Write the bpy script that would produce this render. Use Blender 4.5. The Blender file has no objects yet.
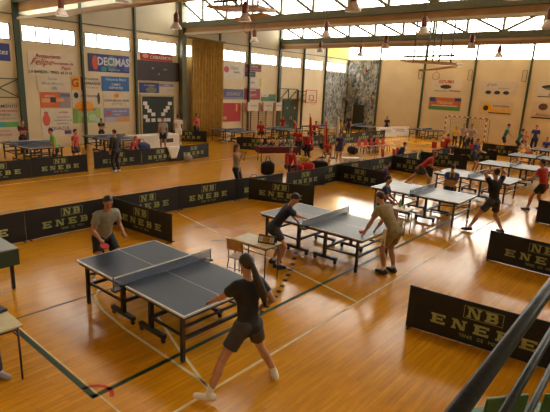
import bpy, bmesh, math, random
import numpy as np
from mathutils import Vector, Matrix
random.seed(7)
SC = bpy.context.scene
COL = SC.collection
PI = math.pi

# ------------------------------------------------------------------ camera
F_PX, PITCH, ROLL, YAW, CAM_H = 468.4056, 0.2482, 0.0457, 0.6967, 3.623
cy_, sy_ = math.cos(YAW), math.sin(YAW)
fw = Vector((-sy_*math.cos(PITCH), cy_*math.cos(PITCH), -math.sin(PITCH)))
r0 = Vector((cy_, sy_, 0)); u0 = r0.cross(fw)
rr = math.cos(ROLL)*r0 + math.sin(ROLL)*u0
uu = -math.sin(ROLL)*r0 + math.cos(ROLL)*u0
cam = bpy.data.cameras.new('camera'); co = bpy.data.objects.new('camera', cam); COL.objects.link(co)
m = Matrix.Identity(4)
for i in range(3):
    m[i][0] = rr[i]; m[i][1] = uu[i]; m[i][2] = -fw[i]
m[0][3], m[1][3], m[2][3] = 0, 0, CAM_H
co.matrix_world = m
cam.sensor_fit = 'HORIZONTAL'; cam.sensor_width = 36; cam.lens = F_PX*36/550
cam.clip_start = .05; cam.clip_end = 300
SC.camera = co

# ------------------------------------------------------------------ light and exposure
GLAZE = 9.0        # brightness of the daylit frosted glazing
WARM = (1.0, .93, .80)
w = bpy.data.worlds.new('sky'); SC.world = w; w.use_nodes = True
w.node_tree.nodes['Background'].inputs[0].default_value = (.85, .92, 1, 1)
w.node_tree.nodes['Background'].inputs[1].default_value = 1.0
SC.view_settings.view_transform = 'Standard'; SC.view_settings.look = 'None'
SC.view_settings.gamma = 1; SC.view_settings.use_curve_mapping = False
SC.view_settings.exposure = 0.55
SC.cycles.max_bounces = 8; SC.cycles.diffuse_bounces = 5
SC.cycles.sample_clamp_indirect = 4

# ------------------------------------------------------------------ materials
MATS = {}
def mat(name, col, rough=.6, metal=0, noise=.06, scale=8, emit=None, estr=0, spec=.5, coat=0):
    if name in MATS: return MATS[name]
    M = bpy.data.materials.new(name); M.use_nodes = True
    nt = M.node_tree; b = nt.nodes['Principled BSDF']
    b.inputs['Roughness'].default_value = rough; b.inputs['Metallic'].default_value = metal
    b.inputs['Specular IOR Level'].default_value = spec
    if coat: b.inputs['Coat Weight'].default_value = coat; b.inputs['Coat Roughness'].default_value = .1
    if noise:
        tc = nt.nodes.new('ShaderNodeTexCoord'); n = nt.nodes.new('ShaderNodeTexNoise'); n.inputs['Scale'].default_value = scale
        cr = nt.nodes.new('ShaderNodeValToRGB')
        cr.color_ramp.elements[0].position = .3; cr.color_ramp.elements[1].position = .7
        cr.color_ramp.elements[0].color = (*[max(0, c*(1-noise*2)) for c in col], 1)
        cr.color_ramp.elements[1].color = (*[min(1, c*(1+noise*1.5)) for c in col], 1)
        nt.links.new(tc.outputs['Object'], n.inputs['Vector']); nt.links.new(n.outputs['Fac'], cr.inputs[0])
        nt.links.new(cr.outputs[0], b.inputs['Base Color'])
    else: b.inputs['Base Color'].default_value = (*col, 1)
    if emit: b.inputs['Emission Color'].default_value = (*emit, 1); b.inputs['Emission Strength'].default_value = estr
    MATS[name] = M; return M

def floor_mat():
    M = bpy.data.materials.new('parquet'); M.use_nodes = True; nt = M.node_tree; N = nt.nodes; L = nt.links
    b = N['Principled BSDF']
    tc = N.new('ShaderNodeTexCoord'); mp = N.new('ShaderNodeMapping'); mp.inputs['Rotation'].default_value = (0, 0, PI/2)
    L.new(tc.outputs['Object'], mp.inputs['Vector'])
    br = N.new('ShaderNodeTexBrick'); br.inputs['Scale'].default_value = 1
    br.inputs['Brick Width'].default_value = .9; br.inputs['Row Height'].default_value = .075
    br.inputs['Mortar Size'].default_value = .0015; br.offset = .37
    br.inputs['Color1'].default_value = (.68, .31, .010, 1); br.inputs['Color2'].default_value = (.58, .25, .007, 1)
    br.inputs['Mortar'].default_value = (.33, .13, .03, 1)
    L.new(mp.outputs[0], br.inputs['Vector'])
    ns = N.new('ShaderNodeTexNoise'); ns.inputs['Scale'].default_value = .6; ns.inputs['Detail'].default_value = 4
    L.new(tc.outputs['Object'], ns.inputs['Vector'])
    mp2 = N.new('ShaderNodeMapping'); mp2.inputs['Scale'].default_value = (22, 1.6, 1); L.new(tc.outputs['Object'], mp2.inputs['Vector'])
    n2 = N.new('ShaderNodeTexNoise'); n2.inputs['Scale'].default_value = 1; n2.inputs['Detail'].default_value = 3; L.new(mp2.outputs[0], n2.inputs['Vector'])
    mx = N.new('ShaderNodeMix'); mx.data_type = 'RGBA'; mx.blend_type = 'MULTIPLY'; mx.inputs[0].default_value = 1
    rp = N.new('ShaderNodeMapRange'); rp.inputs[1].default_value = .3; rp.inputs[2].default_value = .7; rp.inputs[3].default_value = .84; rp.inputs[4].default_value = 1.14
    L.new(n2.outputs['Fac'], rp.inputs[0]); L.new(br.outputs['Color'], mx.inputs[6]); L.new(rp.outputs[0], mx.inputs[7])
    mx2 = N.new('ShaderNodeMix'); mx2.data_type = 'RGBA'; mx2.blend_type = 'MULTIPLY'; mx2.inputs[0].default_value = 1
    r3 = N.new('ShaderNodeMapRange'); r3.inputs[1].default_value = .3; r3.inputs[2].default_value = .7; r3.inputs[3].default_value = .9; r3.inputs[4].default_value = 1.08
    L.new(ns.outputs['Fac'], r3.inputs[0]); L.new(mx.outputs[2], mx2.inputs[6]); L.new(r3.outputs[0], mx2.inputs[7])
    L.new(mx2.outputs[2], b.inputs['Base Color'])
    r2 = N.new('ShaderNodeMapRange'); r2.inputs[3].default_value = .13; r2.inputs[4].default_value = .24
    L.new(ns.outputs['Fac'], r2.inputs[0]); L.new(r2.outputs[0], b.inputs['Roughness'])
    b.inputs['Specular IOR Level'].default_value = .3
    bp = N.new('ShaderNodeBump'); bp.inputs['Strength'].default_value = .05; bp.inputs['Distance'].default_value = .002
    n4 = N.new('ShaderNodeTexNoise'); n4.inputs['Scale'].default_value = 5; L.new(tc.outputs['Object'], n4.inputs['Vector'])
    L.new(n4.outputs['Fac'], bp.inputs['Height']); L.new(bp.outputs[0], b.inputs['Normal'])
    return M
M_FLOOR = floor_mat()
M_WALL = mat('cream_plaster', (.67, .57, .37), .75, noise=.03, scale=.8)
M_UPPER = mat('upper_wall_panel', (.50, .45, .32), .7, noise=.03, scale=.5)
M_CEIL = mat('ceiling_panel', (.58, .49, .36), .7, noise=.03, scale=.4)
M_TAN = mat('tan_board', (.46, .27, .11), .6, noise=.05, scale=1.5)
M_OLIVE = mat('olive_steel', (.11, .115, .065), .5)
M_GREEN = mat('dark_green_steel', (.035, .065, .04), .5)
M_BLACK = mat('black_steel', (.015, .016, .02), .4)
M_WHITE = mat('white_paint', (.75, .73, .68), .5)
M_GLASS = mat('frosted_pane', (.9, .9, .9), .5, noise=0, emit=(1, .95, .84), estr=GLAZE)
M_GLASS_L = mat('frosted_side_pane', (.9, .9, .9), .5, noise=0, emit=(.98, .95, .88), estr=GLAZE*.6)
M_CURTAIN = mat('gold_curtain', (.64, .46, .17), .75, noise=.1, scale=3)
M_BARRIER = mat('barrier_fabric', (.008, .010, .013), .6, noise=.15, scale=4)
M_LETTER = mat('pale_green_lettering', (.40, .45, .19), .6, noise=.1, scale=10)
M_CHARC = mat('charcoal', (.03, .03, .035), .6)
M_SKIN = mat('skin', (.50, .25, .14), .55, noise=.05)
M_SKIN2 = mat('tanned_skin', (.42, .19, .10), .55, noise=.05)
M_HAIR = mat('dark_brown_hair', (.022, .013, .009), .5, noise=.2, scale=30)
M_HAIR2 = mat('brown_hair', (.06, .03, .015), .5, noise=.2, scale=30)
M_BEIGE = mat('beige_laminate', (.55, .47, .27), .4)
M_WOOD = mat('varnished_plywood', (.42, .25, .09), .4, noise=.1)
M_RED = mat('red_cloth', (.50, .025, .018), .7)
M_EYE = mat('eye_dark', (.01, .008, .006), .3, noise=0)
C = dict(grey=(.27, .25, .19), black=(.012, .012, .014), navy=(.013, .017, .04), olive=(.30, .24, .12), khaki=(.24, .18, .09),
         red=(.50, .03, .02), blue=(.035, .06, .30), green=(.18, .50, .05), white=(.80, .76, .70), yellow=(.70, .55, .05), brown=(.28, .2, .12),
         teal=(.02, .22, .22), pink=(.6, .25, .25), darkgrey=(.05, .048, .05), dkblue=(.02, .03, .10), orange=(.8, .22, .03), purple=(.10, .06, .2), dark=(.02, .022, .03),
         lilac=(.45, .40, .42), maroon=(.12, .012, .02))
def cm(name): return mat('cloth_'+name, C[name], .8, noise=.03 if name in ('white', 'lilac') else .1, scale=14)
def pm(col, nm='paint'): return mat('%s_%02x%02x%02x' % (nm, *[int(c*255) for c in col]), col, .6, noise=.03, scale=3)

# ------------------------------------------------------------------ mesh helpers
class MB:
    def __init__(s): s.v = []; s.f = []; s.sm = []
    def add(s, vs, fs, smooth=False):
        o = len(s.v); s.v += [tuple(v) for v in vs]; s.f += [tuple(i+o for i in f) for f in fs]; s.sm += [smooth]*len(fs); return s
    def box(s, c, d, R=None):
        x, y, z = [k/2 for k in d]
        vs = [Vector(p) for p in [(-x,-y,-z),(x,-y,-z),(x,y,-z),(-x,y,-z),(-x,-y,z),(x,-y,z),(x,y,z),(-x,y,z)]]
        if R is not None: vs = [R @ v for v in vs]
        vs = [v+Vector(c) for v in vs]
        return s.add(vs, [(0,3,2,1),(4,5,6,7),(0,1,5,4),(1,2,6,5),(2,3,7,6),(3,0,4,7)])
    def bb(s, a, b):
        return s.box([(a[i]+b[i])/2 for i in range(3)], [abs(b[i]-a[i]) for i in range(3)])
    def tube(s, pts, r, n=8, cap=True):
        pts = [Vector(p) for p in pts]; rs = r if isinstance(r, (list, tuple)) else [r]*len(pts)
        rings = []; pr = None
        for i, p in enumerate(pts):
            d = (pts[min(i+1, len(pts)-1)]-pts[max(i-1, 0)]).normalized()
            if pr is None: pr = d.orthogonal().normalized()
            pr = (pr - d*pr.dot(d)).normalized(); q = d.cross(pr)
            rings.append([p+rs[i]*(math.cos(t)*pr+math.sin(t)*q) for t in [2*PI*k/n for k in range(n)]])
        vs = [v for rg in rings for v in rg]; fs = []
        for i in range(len(pts)-1):
            for k in range(n): fs.append((i*n+k, i*n+(k+1) % n, (i+1)*n+(k+1) % n, (i+1)*n+k))
        if cap: fs += [tuple(reversed(range(n))), tuple((len(pts)-1)*n+k for k in range(n))]
        return s.add(vs, fs, n > 5)
    def bar(s, a, b, w_, h_=None):
        h_ = h_ or w_; a = Vector(a); b = Vector(b); d = (b-a); L = d.length; d.normalize()
        up = Vector((0, 0, 1)) if abs(d.z) < .95 else Vector((0, 1, 0))
        x = d.cross(up).normalized(); z = x.cross(d)
        R = Matrix((x, d, z)).transposed()
        return s.box((a+b)/2, (w_, L, h_), R)
    def lathe(s, prof, c=(0, 0, 0), n=16):
        c = Vector(c); vs = []; fs = []
        for r, z in prof:
            vs += [c+Vector((r*math.cos(2*PI*k/n), r*math.sin(2*PI*k/n), z)) for k in range(n)]
        for i in range(len(prof)-1):
            for k in range(n): fs.append((i*n+k, i*n+(k+1) % n, (i+1)*n+(k+1) % n, (i+1)*n+k))
        fs += [tuple(reversed(range(n))), tuple((len(prof)-1)*n+k for k in range(n))]
        return s.add(vs, fs, True)
    def ball(s, c, r, n=10):
        r = r if isinstance(r, (tuple, list)) else (r, r, r)
        vs = []; fs = []; m_ = n//2+1
        for i in range(m_+1):
            a = PI*i/m_
            vs += [(c[0]+r[0]*math.sin(a)*math.cos(2*PI*k/n), c[1]+r[1]*math.sin(a)*math.sin(2*PI*k/n), c[2]+r[2]*math.cos(a)) for k in range(n)]
        for i in range(m_):
            for k in range(n): fs.append((i*n+k, (i+1)*n+k, (i+1)*n+(k+1) % n, i*n+(k+1) % n))
        return s.add(vs, fs, True)
    def mesh(s, name, m_, bevel=0):
        me = bpy.data.meshes.new(name); me.from_pydata(s.v, [], s.f)
        me.polygons.foreach_set('use_smooth', s.sm); me.materials.append(m_); me.validate(); me.update()
        return me
    def build(s, name, m_, parent=None, loc=None, rz=0, bevel=0):
        o = bpy.data.objects.new(name, s.mesh(name, m_)); COL.objects.link(o)
        if parent: o.parent = parent
        if loc: o.location = loc
        o.rotation_euler.z = rz
        if bevel:
            md = o.modifiers.new('bevel', 'BEVEL'); md.width = bevel; md.segments = 2; md.limit_method = 'ANGLE'
        return o
def tag(o, label=None, cat=None, group=None, kind=None):
    if label: o['label'] = label
    if cat: o['category'] = cat
    if group: o['group'] = group
    if kind: o['kind'] = kind
    return o
def empty(name, loc=(0, 0, 0), rz=0, label=None, cat=None, group=None, kind=None):
    o = bpy.data.objects.new(name, None); COL.objects.link(o); o.empty_display_size = .1
    o.location = loc; o.rotation_euler.z = rz
    return tag(o, label, cat, group, kind)
def copy_tree(o, parent=None):
    c = o.copy(); COL.objects.link(c)
    if parent: c.parent = parent
    for ch in o.children: copy_tree(ch, c)
    return c
def struct(name, mb, m_, parent=None):
    o = mb.build(name, m_, parent)
    if not parent: o['kind'] = 'structure'
    return o
def text_mb(txt, size, org, right, up, thick=.01, align='CENTER', bold=.0, shear=0):
    cu = bpy.data.curves.new('t', 'FONT'); cu.body = txt; cu.size = size; cu.align_x = align; cu.align_y = 'CENTER'
    cu.extrude = thick/2; cu.offset = bold*size; cu.resolution_u = 2; cu.shear = shear
    o = bpy.data.objects.new('t', cu); COL.objects.link(o); bpy.context.view_layer.update()
    me = bpy.data.meshes.new_from_object(o.evaluated_get(bpy.context.evaluated_depsgraph_get()))
    R = Vector(right); U = Vector(up); Nn = R.cross(U); O = Vector(org)
    mb = MB(); mb.add([O+R*v.co.x+U*v.co.y+Nn*v.co.z for v in me.vertices], [tuple(p.vertices) for p in me.polygons])
    bpy.data.objects.remove(o); bpy.data.curves.remove(cu); bpy.data.meshes.remove(me)
    return mb

# ------------------------------------------------------------------ building shell
XL, XR, YN, YF, HT = -25.6, 8.0, -10.0, 40.8, 9.4
struct('floor', MB().bb((XL-.3, YN-.3, -.2), (XR+.3, YF+.3, 0)), M_FLOOR)
W0, W1 = 5.30, 6.06
bays_y = [-9.9, -6.6, -3.3, 0.1, 3.45, 6.8, 10.2, 13.5, 16.85, 20.3, 23.7, 26.75, 30.35, 33.55, 36.85, 40.75]
wl = MB(); wl.bb((XL-.3, YN, 0), (XL, YF, W0)); wl.bb((XL-.3, YN, W1), (XL, YF, 6.5))
wins = []
for a, b in zip(bays_y[:-1], bays_y[1:]):
    wins.append((a+.24, b-.3))
prev = YN
for a, b in wins:
    wl.bb((XL-.3, prev, W0), (XL, a, W1)); prev = b
wl.bb((XL-.3, prev, W0), (XL, YF, W1))
struct('wall_left', wl, M_WALL)
struct('wall_left_upper', MB().bb((XL-.3, YN, 6.5), (XL+.02, YF, HT)), M_UPPER)
struct('trim_1', MB().bb((XL, YN, 6.47), (XL+.06, YF, 6.53)), M_OLIVE)
nwin = 0
for a, b in wins:
    nwin += 1
    if b < 7: continue
    e = empty('window_%d' % nwin, (XL, (a+b)/2, W0), kind='structure')
    h = (b-a)/2; H = W1-W0
    fr = MB(); t = .035
    for z in (t/2, H-t/2): fr.box((-.03, 0, z), (.1, 2*h, t))
    for k in range(5): fr.box((-.03, -h+t/2+(2*h-t)*k/4, H/2), (.06 if 0 < k < 4 else .1, t if k in (0, 4) else .055, H))
    fr.build('window_frame', M_GREEN, e)
    MB().box((-.09, 0, H/2), (.02, 2*h, H)).build('pane', M_GLASS_L, e)
# far wall
FW0, FW1 = 6.5, 8.7
wf = MB(); wf.bb((XL, YF, 0), (XR, YF+.3, FW0)); wf.bb((XL, YF, FW1), (XR, YF+.3, HT))
struct('wall_far', wf, M_WALL)
pil_x = [-22.15, -17.8, -13.5, -9.38, -5.1, -.9, 3.4]
xs = [XL]+pil_x+[XR]
for k, (a, b) in enumerate(zip(xs[:-1], xs[1:])):
    e = empty('window_%d' % (nwin+1+k), ((a+b)/2, YF+.12, FW0), kind='structure'); h = (b-a)/2; H = FW1-FW0
    fr = MB()
    for z in (.03, H-.03): fr.box((0, -.03, z), (2*h, .08, .06))
    n = 6
    for j in range(n+1): fr.box((-h+2*h*j/n, -.03, H/2), (.05, .03, H))
    fr.build('window_frame', M_WHITE, e)
    MB().box((0, .03, H/2), (2*h, .02, H)).build('pane', M_GLASS, e)
nwin += len(xs)-1
for k, x in enumerate(pil_x): struct('trim_%d' % (k+2), MB().bb((x-.07, YF-.14, 0), (x+.07, YF+.02, 9.0)), M_GREEN)
# right and near walls (out of view, they close the hall)
struct('wall_right', MB().bb((XR, YN, 0), (XR+.3, YF, HT)), M_WALL)
struct('wall_near', MB().bb((XL, YN-.3, 0), (XR, YN, HT)), M_WALL)
# wall columns on the left wall
nt_ = 10
for y in bays_y[6:-1]:
    wcol = {10.2: .26, 20.3: .34, 30.35: .26}.get(y, .11)
    top = 9.2
    struct('trim_%d' % nt_, MB().bb((XL, y-wcol/2, 0), (XL+(.4 if wcol > .3 else .16), y+wcol/2, top)), M_GREEN if wcol < .3 or wcol < .27 else M_OLIVE); nt_ += 1
# saw-tooth roof: low just behind each truss, rising to the next
teeth = [(-10, .1, 6.5, 8.75), (.1, 10.2, 6.5, 8.75), (10.2, 20.3, 6.25, 8.75), (20.3, 30.4, 6.62, 8.45), (30.4, YF, 6.85, 8.75)]
ce = MB()
for y0, y1, z0, z1 in teeth:
    ce.add([(XL, y0, z0), (XR, y0, z0), (XR, y1, z1), (XL, y1, z1), (XL, y0, z0+.12), (XR, y0, z0+.12), (XR, y1, z1+.12), (XL, y1, z1+.12)],
           [(0,3,2,1),(4,5,6,7),(0,1,5,4),(1,2,6,5),(2,3,7,6),(3,0,4,7)])
struct('ceiling', ce, M_CEIL)
# purlins under the roof
pu = MB()
for y0, y1, z0, z1 in teeth[1:]:
    for k in range(1, 5):
        y = y0+(y1-y0)*k/5; z = z0+(z1-z0)*k/5-.05
        pu.bb((XL, y-.04, z-.05), (XR, y+.04, z+.05))
struct('ceiling_purlins', pu, M_CEIL)
MID = -8.8
for ty, zt in ((.1, 8.75), (10.2, 8.75), (20.3, 8.75), (30.4, 8.45)):
    e = empty('roof_truss', (0, ty, 0), kind='structure')
    MB().bb((XL, -.12, 7.02), (XR, .12, 7.36)).build('bottom_chord', M_OLIVE, e)
    MB().bb((XL, -.10, zt-.2), (XR, .10, zt)).build('top_chord', M_OLIVE, e)
    v = MB(); dg = MB(); x0 = XL+.1; n = 16; st = (XR-XL-.2)/n
    for k in range(n+1): v.bb((x0+k*st-.07, -.06, 7.3), (x0+k*st+.07, .06, zt))
    for k in range(n):
        xa, xb = x0+k*st, x0+(k+1)*st
        if (xa+xb)/2 < MID: dg.bar((xa, 0, zt-.1), (xb, 0, 7.34), .13)
        else: dg.bar((xb, 0, zt-.1), (xa, 0, 7.34), .13)
    v.build('vertical', M_OLIVE, e); dg.build('diagonal', M_OLIVE, e)
    MB().bb((XL, .13, 6.62), (XR, .22, 7.05)).build('fascia_board', M_TAN, e)
    MB().bb((XL, .2, 7.05), (XR, .23, zt)).build('pane', M_GLASS, e)
    gb = MB()
    for k in range(4*n): gb.bb((x0+k*st/4-.02, .17, 7.05), (x0+k*st/4+.02, .2, zt))
    gb.build('glazing_bar', M_WHITE, e)
# yellow panel at the far end of the left wall
tag(MB().bb((XL+.02, 37.0, 6.55), (XL+.08, 40.6, 8.6)).build('yellow_wall_panel', pm((.80, .52, .005))), 'bright yellow panel above the last side windows in the far left corner', 'panel')

# court markings
def line(pts, wd, m_, nm='court_line'):
    mb = MB(); z = .0015
    P = [Vector((*p, 0)) for p in pts]; L = []; R = []
    for i, p in enumerate(P):
        d = (P[min(i+1, len(P)-1)]-P[max(0, i-1)]).normalized(); n = Vector((-d.y, d.x, 0))*wd/2
        L.append(p+n); R.append(p-n)
    vs = [(v.x, v.y, z) for v in L+R]; k = len(P)
    fs = [(i, k+i, k+i+1, i+1) for i in range(k-1)]
    mb.add(vs, fs)
    o = mb.build(nm, m_); o['kind'] = 'structure'; return o
M_LG = mat('green_line_paint', (.015, .05, .02), .4, spec=.15); M_LW = mat('white_line_paint', (.78, .66, .36), .4, spec=.2); M_LR = mat('red_line_paint', (.55, .03, .01), .4, spec=.15)
line([(-4.62, 2.34), (-4.62, 36)], .07, M_LG); line([(-7.9, 2.36), (-4.585, 2.36)], .07, M_LG)
line([(-7.9, 2.415), (-2.5, 2.415)], .022, M_LW)
line([(-3.72, 1.5), (-3.72, 30)], .04, M_LW)
line([(-7.16, 2.4), (-7.16, 6.2)], .04, M_LG)
line([(-9.05, 7.6), (-8.7, 8.1)], .06, M_LG); line([(-7.95, 7.2), (-7.7, 7.6)], .06, M_LG)
line([(-11.9, 8.12), (-4.4, 8.32)], .05, M_LR)
line([(-10.44, 8.16), (-3.72, 6.85)], .05, M_LW)
line([(-7.3, 3.95), (-7.08, 3.74), (-6.8, 3.63), (-6.48, 3.56), (-5.76, 3.48), (-4.86, 3.46), (-3.75, 3.43)], .045, M_LW)
line([(-5.85, 4.1), (-4.8, 3.72), (-3.75, 3.38)], .04, M_LW)
line([(-4.62+.22*math.cos(a), 2.34+.22*math.sin(a)) for a in [PI*(.25+.75*k/12) for k in range(13)]], .05, M_LR)
line([(-10.33, 14.72), (-9.7, 14.3), (-9.3, 13.7), (-8.95, 13.0), (-8.9, 12.3)], .05, M_LR)
dots = [(-7.4, 9.9), (-7.09, 9.5), (-6.59, 8.82), (-6.09, 8.1), (-5.7, 7.5), (-5.38, 6.96), (-5.12, 6.46), (-4.9, 6.0), (-4.74, 5.6), (-4.66, 5.2)]
for a, b in zip(dots[:-1], dots[1:]):
    for t in (0, .5):
        A = Vector(a).lerp(Vector(b), t); B = Vector(a).lerp(Vector(b), t+.22)
        line([tuple(A), tuple(B)], .09, mat('black_line_paint', (.01, .01, .01), .5, spec=.1), 'court_dash')
line([(-17.0, 4), (-17.0, 38)], .05, M_LW); line([(-13.5, 4), (-13.5, 38)], .05, M_LG)
line([(-24, 17.6), (-2.4, 17.6)], .05, M_LG); line([(-15.2, 6), (-12.2, 13.5)], .05, M_LR)

# ------------------------------------------------------------------ banners, boards and signs on the walls
def panel(name, wall, a, b, z0, z1, col, label, cat='banner', texts=(), shapes=(), d=.02, t0=.0, group=None):
    """wall 'L' (a,b are y) or 'F' (a,b are x). texts: (text, u, v, height, colour[, shear, bold]); shapes: (u0,v0,u1,v1,colour) or ('o',u,v,ru,rv,colour)"""
    if wall == 'L': org = Vector((XL+.004+t0, a, z0)); R = Vector((0, 1, 0)); Nn = Vector((1, 0, 0))
    else: org = Vector((a, YF-.004-t0, z0)); R = Vector((1, 0, 0)); Nn = Vector((0, -1, 0))
    U = Vector((0, 0, 1)); W = b-a; H = z1-z0
    root = empty(name, org, 0, label, cat, group)
    def quad(u0, v0, u1, v1, t0, t1, m_, nm):
        mb = MB(); vs = [R*u*W+U*v*H+Nn*t for t in (t0, t1) for u, v in ((u0, v0), (u1, v0), (u1, v1), (u0, v1))]
        mb.add(vs, [(0,3,2,1),(4,5,6,7),(0,1,5,4),(1,2,6,5),(2,3,7,6),(3,0,4,7)]); return mb.build(nm, m_, root)
    quad(0, 0, 1, 1, 0, d, pm(col), 'backing')
    for i, s in enumerate(shapes):
        t = d+.003+.002*i
        if s[0] == 'o':
            _, u, v, ru, rv, c = s; mb = MB(); n = 20
            vs = [R*(u*W+ru*W*math.cos(2*PI*k/n))+U*(v*H+rv*H*math.sin(2*PI*k/n))+Nn*tt for tt in (d, t) for k in range(n)]
            mb.add(vs, [tuple(range(n, 2*n)), tuple(reversed(range(n)))]+[(k, (k+1) % n, n+(k+1) % n, n+k) for k in range(n)])
            mb.build('emblem', pm(c), root)
        else: quad(s[0], s[1], s[2], s[3], d, t, pm(s[4]), 'colour_field')
    for tx in texts:
        s, u, v, h, c = tx[:5]; sh = tx[5] if len(tx) > 5 else 0; bo = tx[6] if len(tx) > 6 else .01
        mb = text_mb(s, h*H*1.35, (0, 0, 0), R, U, .006, bold=bo, shear=sh)
        P_ = [Vector(q) for q in mb.v]; ww = max(q.dot(R) for q in P_)-min(q.dot(R) for q in P_); lim = 2*min(u, 1-u)*W*.97
        k_ = min(1, lim/ww); O_ = R*u*W+U*v*H+Nn*(d+.022)
        mb.v = [tuple(O_+q+R*(q.dot(R)*(k_-1))) for q in P_]
        mb.build('lettering', pm(c), root)
    return root
RD = (.42, .03, .03); BK = (.03, .03, .03); GY = (.25, .25, .25); CW = (.66, .58, .44); WT = (.7, .68, .64)
panel('wall_banner', 'L', 8.2, 9.82, 4.28, 5.1, (.03, .05, .28), 'dark blue banner cut by the left edge below the side windows', 'banner', [('Cortes', .62, .5, .32, WT, .2)])
panel('wall_banner', 'L', 10.62, 13.05, 3.7, 4.85, CW, 'cream banner with red script at the left below the windows', 'banner',
      [('Restaurante', .42, .82, .17, RD, .4), ('Felipe', .27, .56, .30, RD, .5, .0), ('Fernandez de', .75, .55, .13, RD, .2), ('Pepin', .8, .35, .15, RD, .4), ('LA BAÑEZA - TFNO. 64 14 18', .47, .13, .13, BK)])
panel('wall_banner', 'L', 11.0, 12.78, 2.92, 3.66, (.63, .55, .41), 'faded cream banner with pale blue drop below the red script', 'banner',
      [('Pizzeria', .45, .82, .16, (.35, .42, .48), .3), ('Maria Morado', .45, .5, .2, (.35, .42, .48), .3)], [('o', .5, .16, .09, .12, (.3, .42, .52))])
panel('wall_banner', 'L', 11.1, 12.72, 2.03, 2.84, (.60, .14, .04), 'orange banner with grey right side and dark emblem', 'banner', [('SERVICIOS', .3, .75, .1, WT)],
      [(.62, .0, 1, 1, (.32, .26, .26)), (.33, .35, .5, .68, (.03, .03, .05)), (.04, .35, .3, .6, (.7, .35, .15)), (.52, .4, .78, .6, (.7, .3, .15)), (.66, .72, .98, .92, (.12, .15, .3))])
panel('wall_banner', 'L', 11.08, 12.74, .5, 1.95, (.66, .6, .5), 'white banner with red figure and the word AQUAZUL', 'banner',
      [('AQUAZUL', .55, .3, .13, (.06, .06, .12), 0, 0), ('piscinas', .72, .9, .08, RD), ('construccion', .7, .72, .07, GY), ('tratamiento de aguas', .68, .6, .06, GY), ('mantenimiento', .68, .48, .06, GY)],
      [('o', .16, .86, .07, .07, (.55, .12, .08)), ('o', .16, .62, .12, .22, (.6, .10, .05)), (.72, .08, .95, .22, (.12, .05, .2))])
panel('wall_banner', 'L', 12.82, 14.56, 2.98, 3.72, CW, 'white banner with a yellow square and black words', 'banner',
      [('G', .12, .5, .62, (.5, .08, .02), 0, .03), ('POLICIDIA', .68, .84, .17, BK, 0, .01), ('BARBADOS', .68, .52, .2, BK, 0, .02), ('C/ EL SOL, 12', .68, .22, .12, RD)], [(0, .02, .26, .98, (.85, .45, .02)), (.31, 0, .37, 1, RD)])
panel('wall_banner', 'L', 14.62, 16.4, 2.98, 3.8, (.03, .14, .40), 'mid blue banner with white lettering under the DECIMAS banner', 'banner',
      [('Peluqueria Mayte', .5, .8, .17, (.4, .6, .75), .2), ('CAMPO', .5, .45, .15, WT), ('DEPORTES', .5, .22, .17, WT)])
panel('wall_banner', 'L', 13.86, 16.45, 4.03, 5.0, (.03, .05, .25), 'blue banner with big white letters DECIMAS', 'banner',
      [('DECIMAS', .6, .58, .46, (.55, .6, .68), 0, .03), ('deportes', .6, .16, .16, (.3, .35, .6), .2)],
      [(.0, .0, .1, 1, (.04, .03, .09)), ('o', .16, .5, .07, .4, (.55, .08, .04)), (.3, .05, .42, .3, (.03, .3, .3)), ('o', .55, .5, .12, .45, (.07, .2, .22)), (.85, .1, .98, .9, (.08, .1, .4))])
panel('wall_banner', 'L', 12.82, 14.5, 2.1, 2.9, CW, 'white banner with orange half sun and black arrow emblem', 'banner',
      [('SPORT', .42, .72, .15, RD), ('CENTER', .72, .7, .15, BK)], [('o', .4, .02, .33, .38, (.85, .34, .02)), ('o', .14, .75, .08, .2, BK), ('o', .93, .55, .05, .42, (.04, .05, .04))])
panel('wall_banner', 'L', 14.68, 16.38, 2.1, 2.9, CW, 'white banner with small orange sun above a line of words', 'banner',
      [('COSTA DEL SOL TOURS', .5, .42, .15, BK), ('agencia de viajes', .5, .2, .1, GY)], [('o', .5, .78, .1, .16, (.85, .25, .03))])
panel('wall_banner', 'L', 12.82, 14.46, 1.18, 2.04, (.32, .48, .16), 'light green banner with pale flecks below the half sun', 'banner',
      [('Jardineria La Vega', .5, .87, .13, RD)], [(0, 0, .16, .9, (.18, .38, .08)), ('o', .4, .55, .14, .18, (.5, .62, .3)), ('o', .7, .35, .15, .2, (.45, .58, .35)), ('o', .85, .2, .1, .14, (.4, .5, .5))])
panel('wall_banner', 'L', 14.68, 16.36, 1.2, 2.0, (.22, .25, .48), 'blue banner fading to orange below the small sun banner', 'banner',
      [('Viajes Atlantida', .6, .78, .14, WT), ('tu agencia', .5, .55, .1, WT)], [(0, 0, .5, .35, (.45, .42, .5)), (.5, 0, 1, .4, (.6, .32, .14)), ('o', .18, .65, .1, .16, (.5, .12, .12))])
panel('wall_banner', 'L', 8.0, 10.05, .4, 2.3, (.58, .5, .38), 'cream notice with dark text lines and a green strip at left edge', 'banner',
      [('AYUNTAMIENTO', .55, .9, .08, BK), ('FUNDACION MUNICIPAL', .55, .78, .055, RD), ('DE DEPORTES', .55, .68, .055, BK), ('ESCUELAS DEPORTIVAS', .55, .58, .05, GY), ('TEMPORADA', .55, .26, .05, GY), ('INSCRIPCIONES', .55, .16, .05, RD)], [(.3, .36, .62, .5, (.05, .35, .35)), (.62, .36, .95, .5, (.12, .38, .12))])
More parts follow.
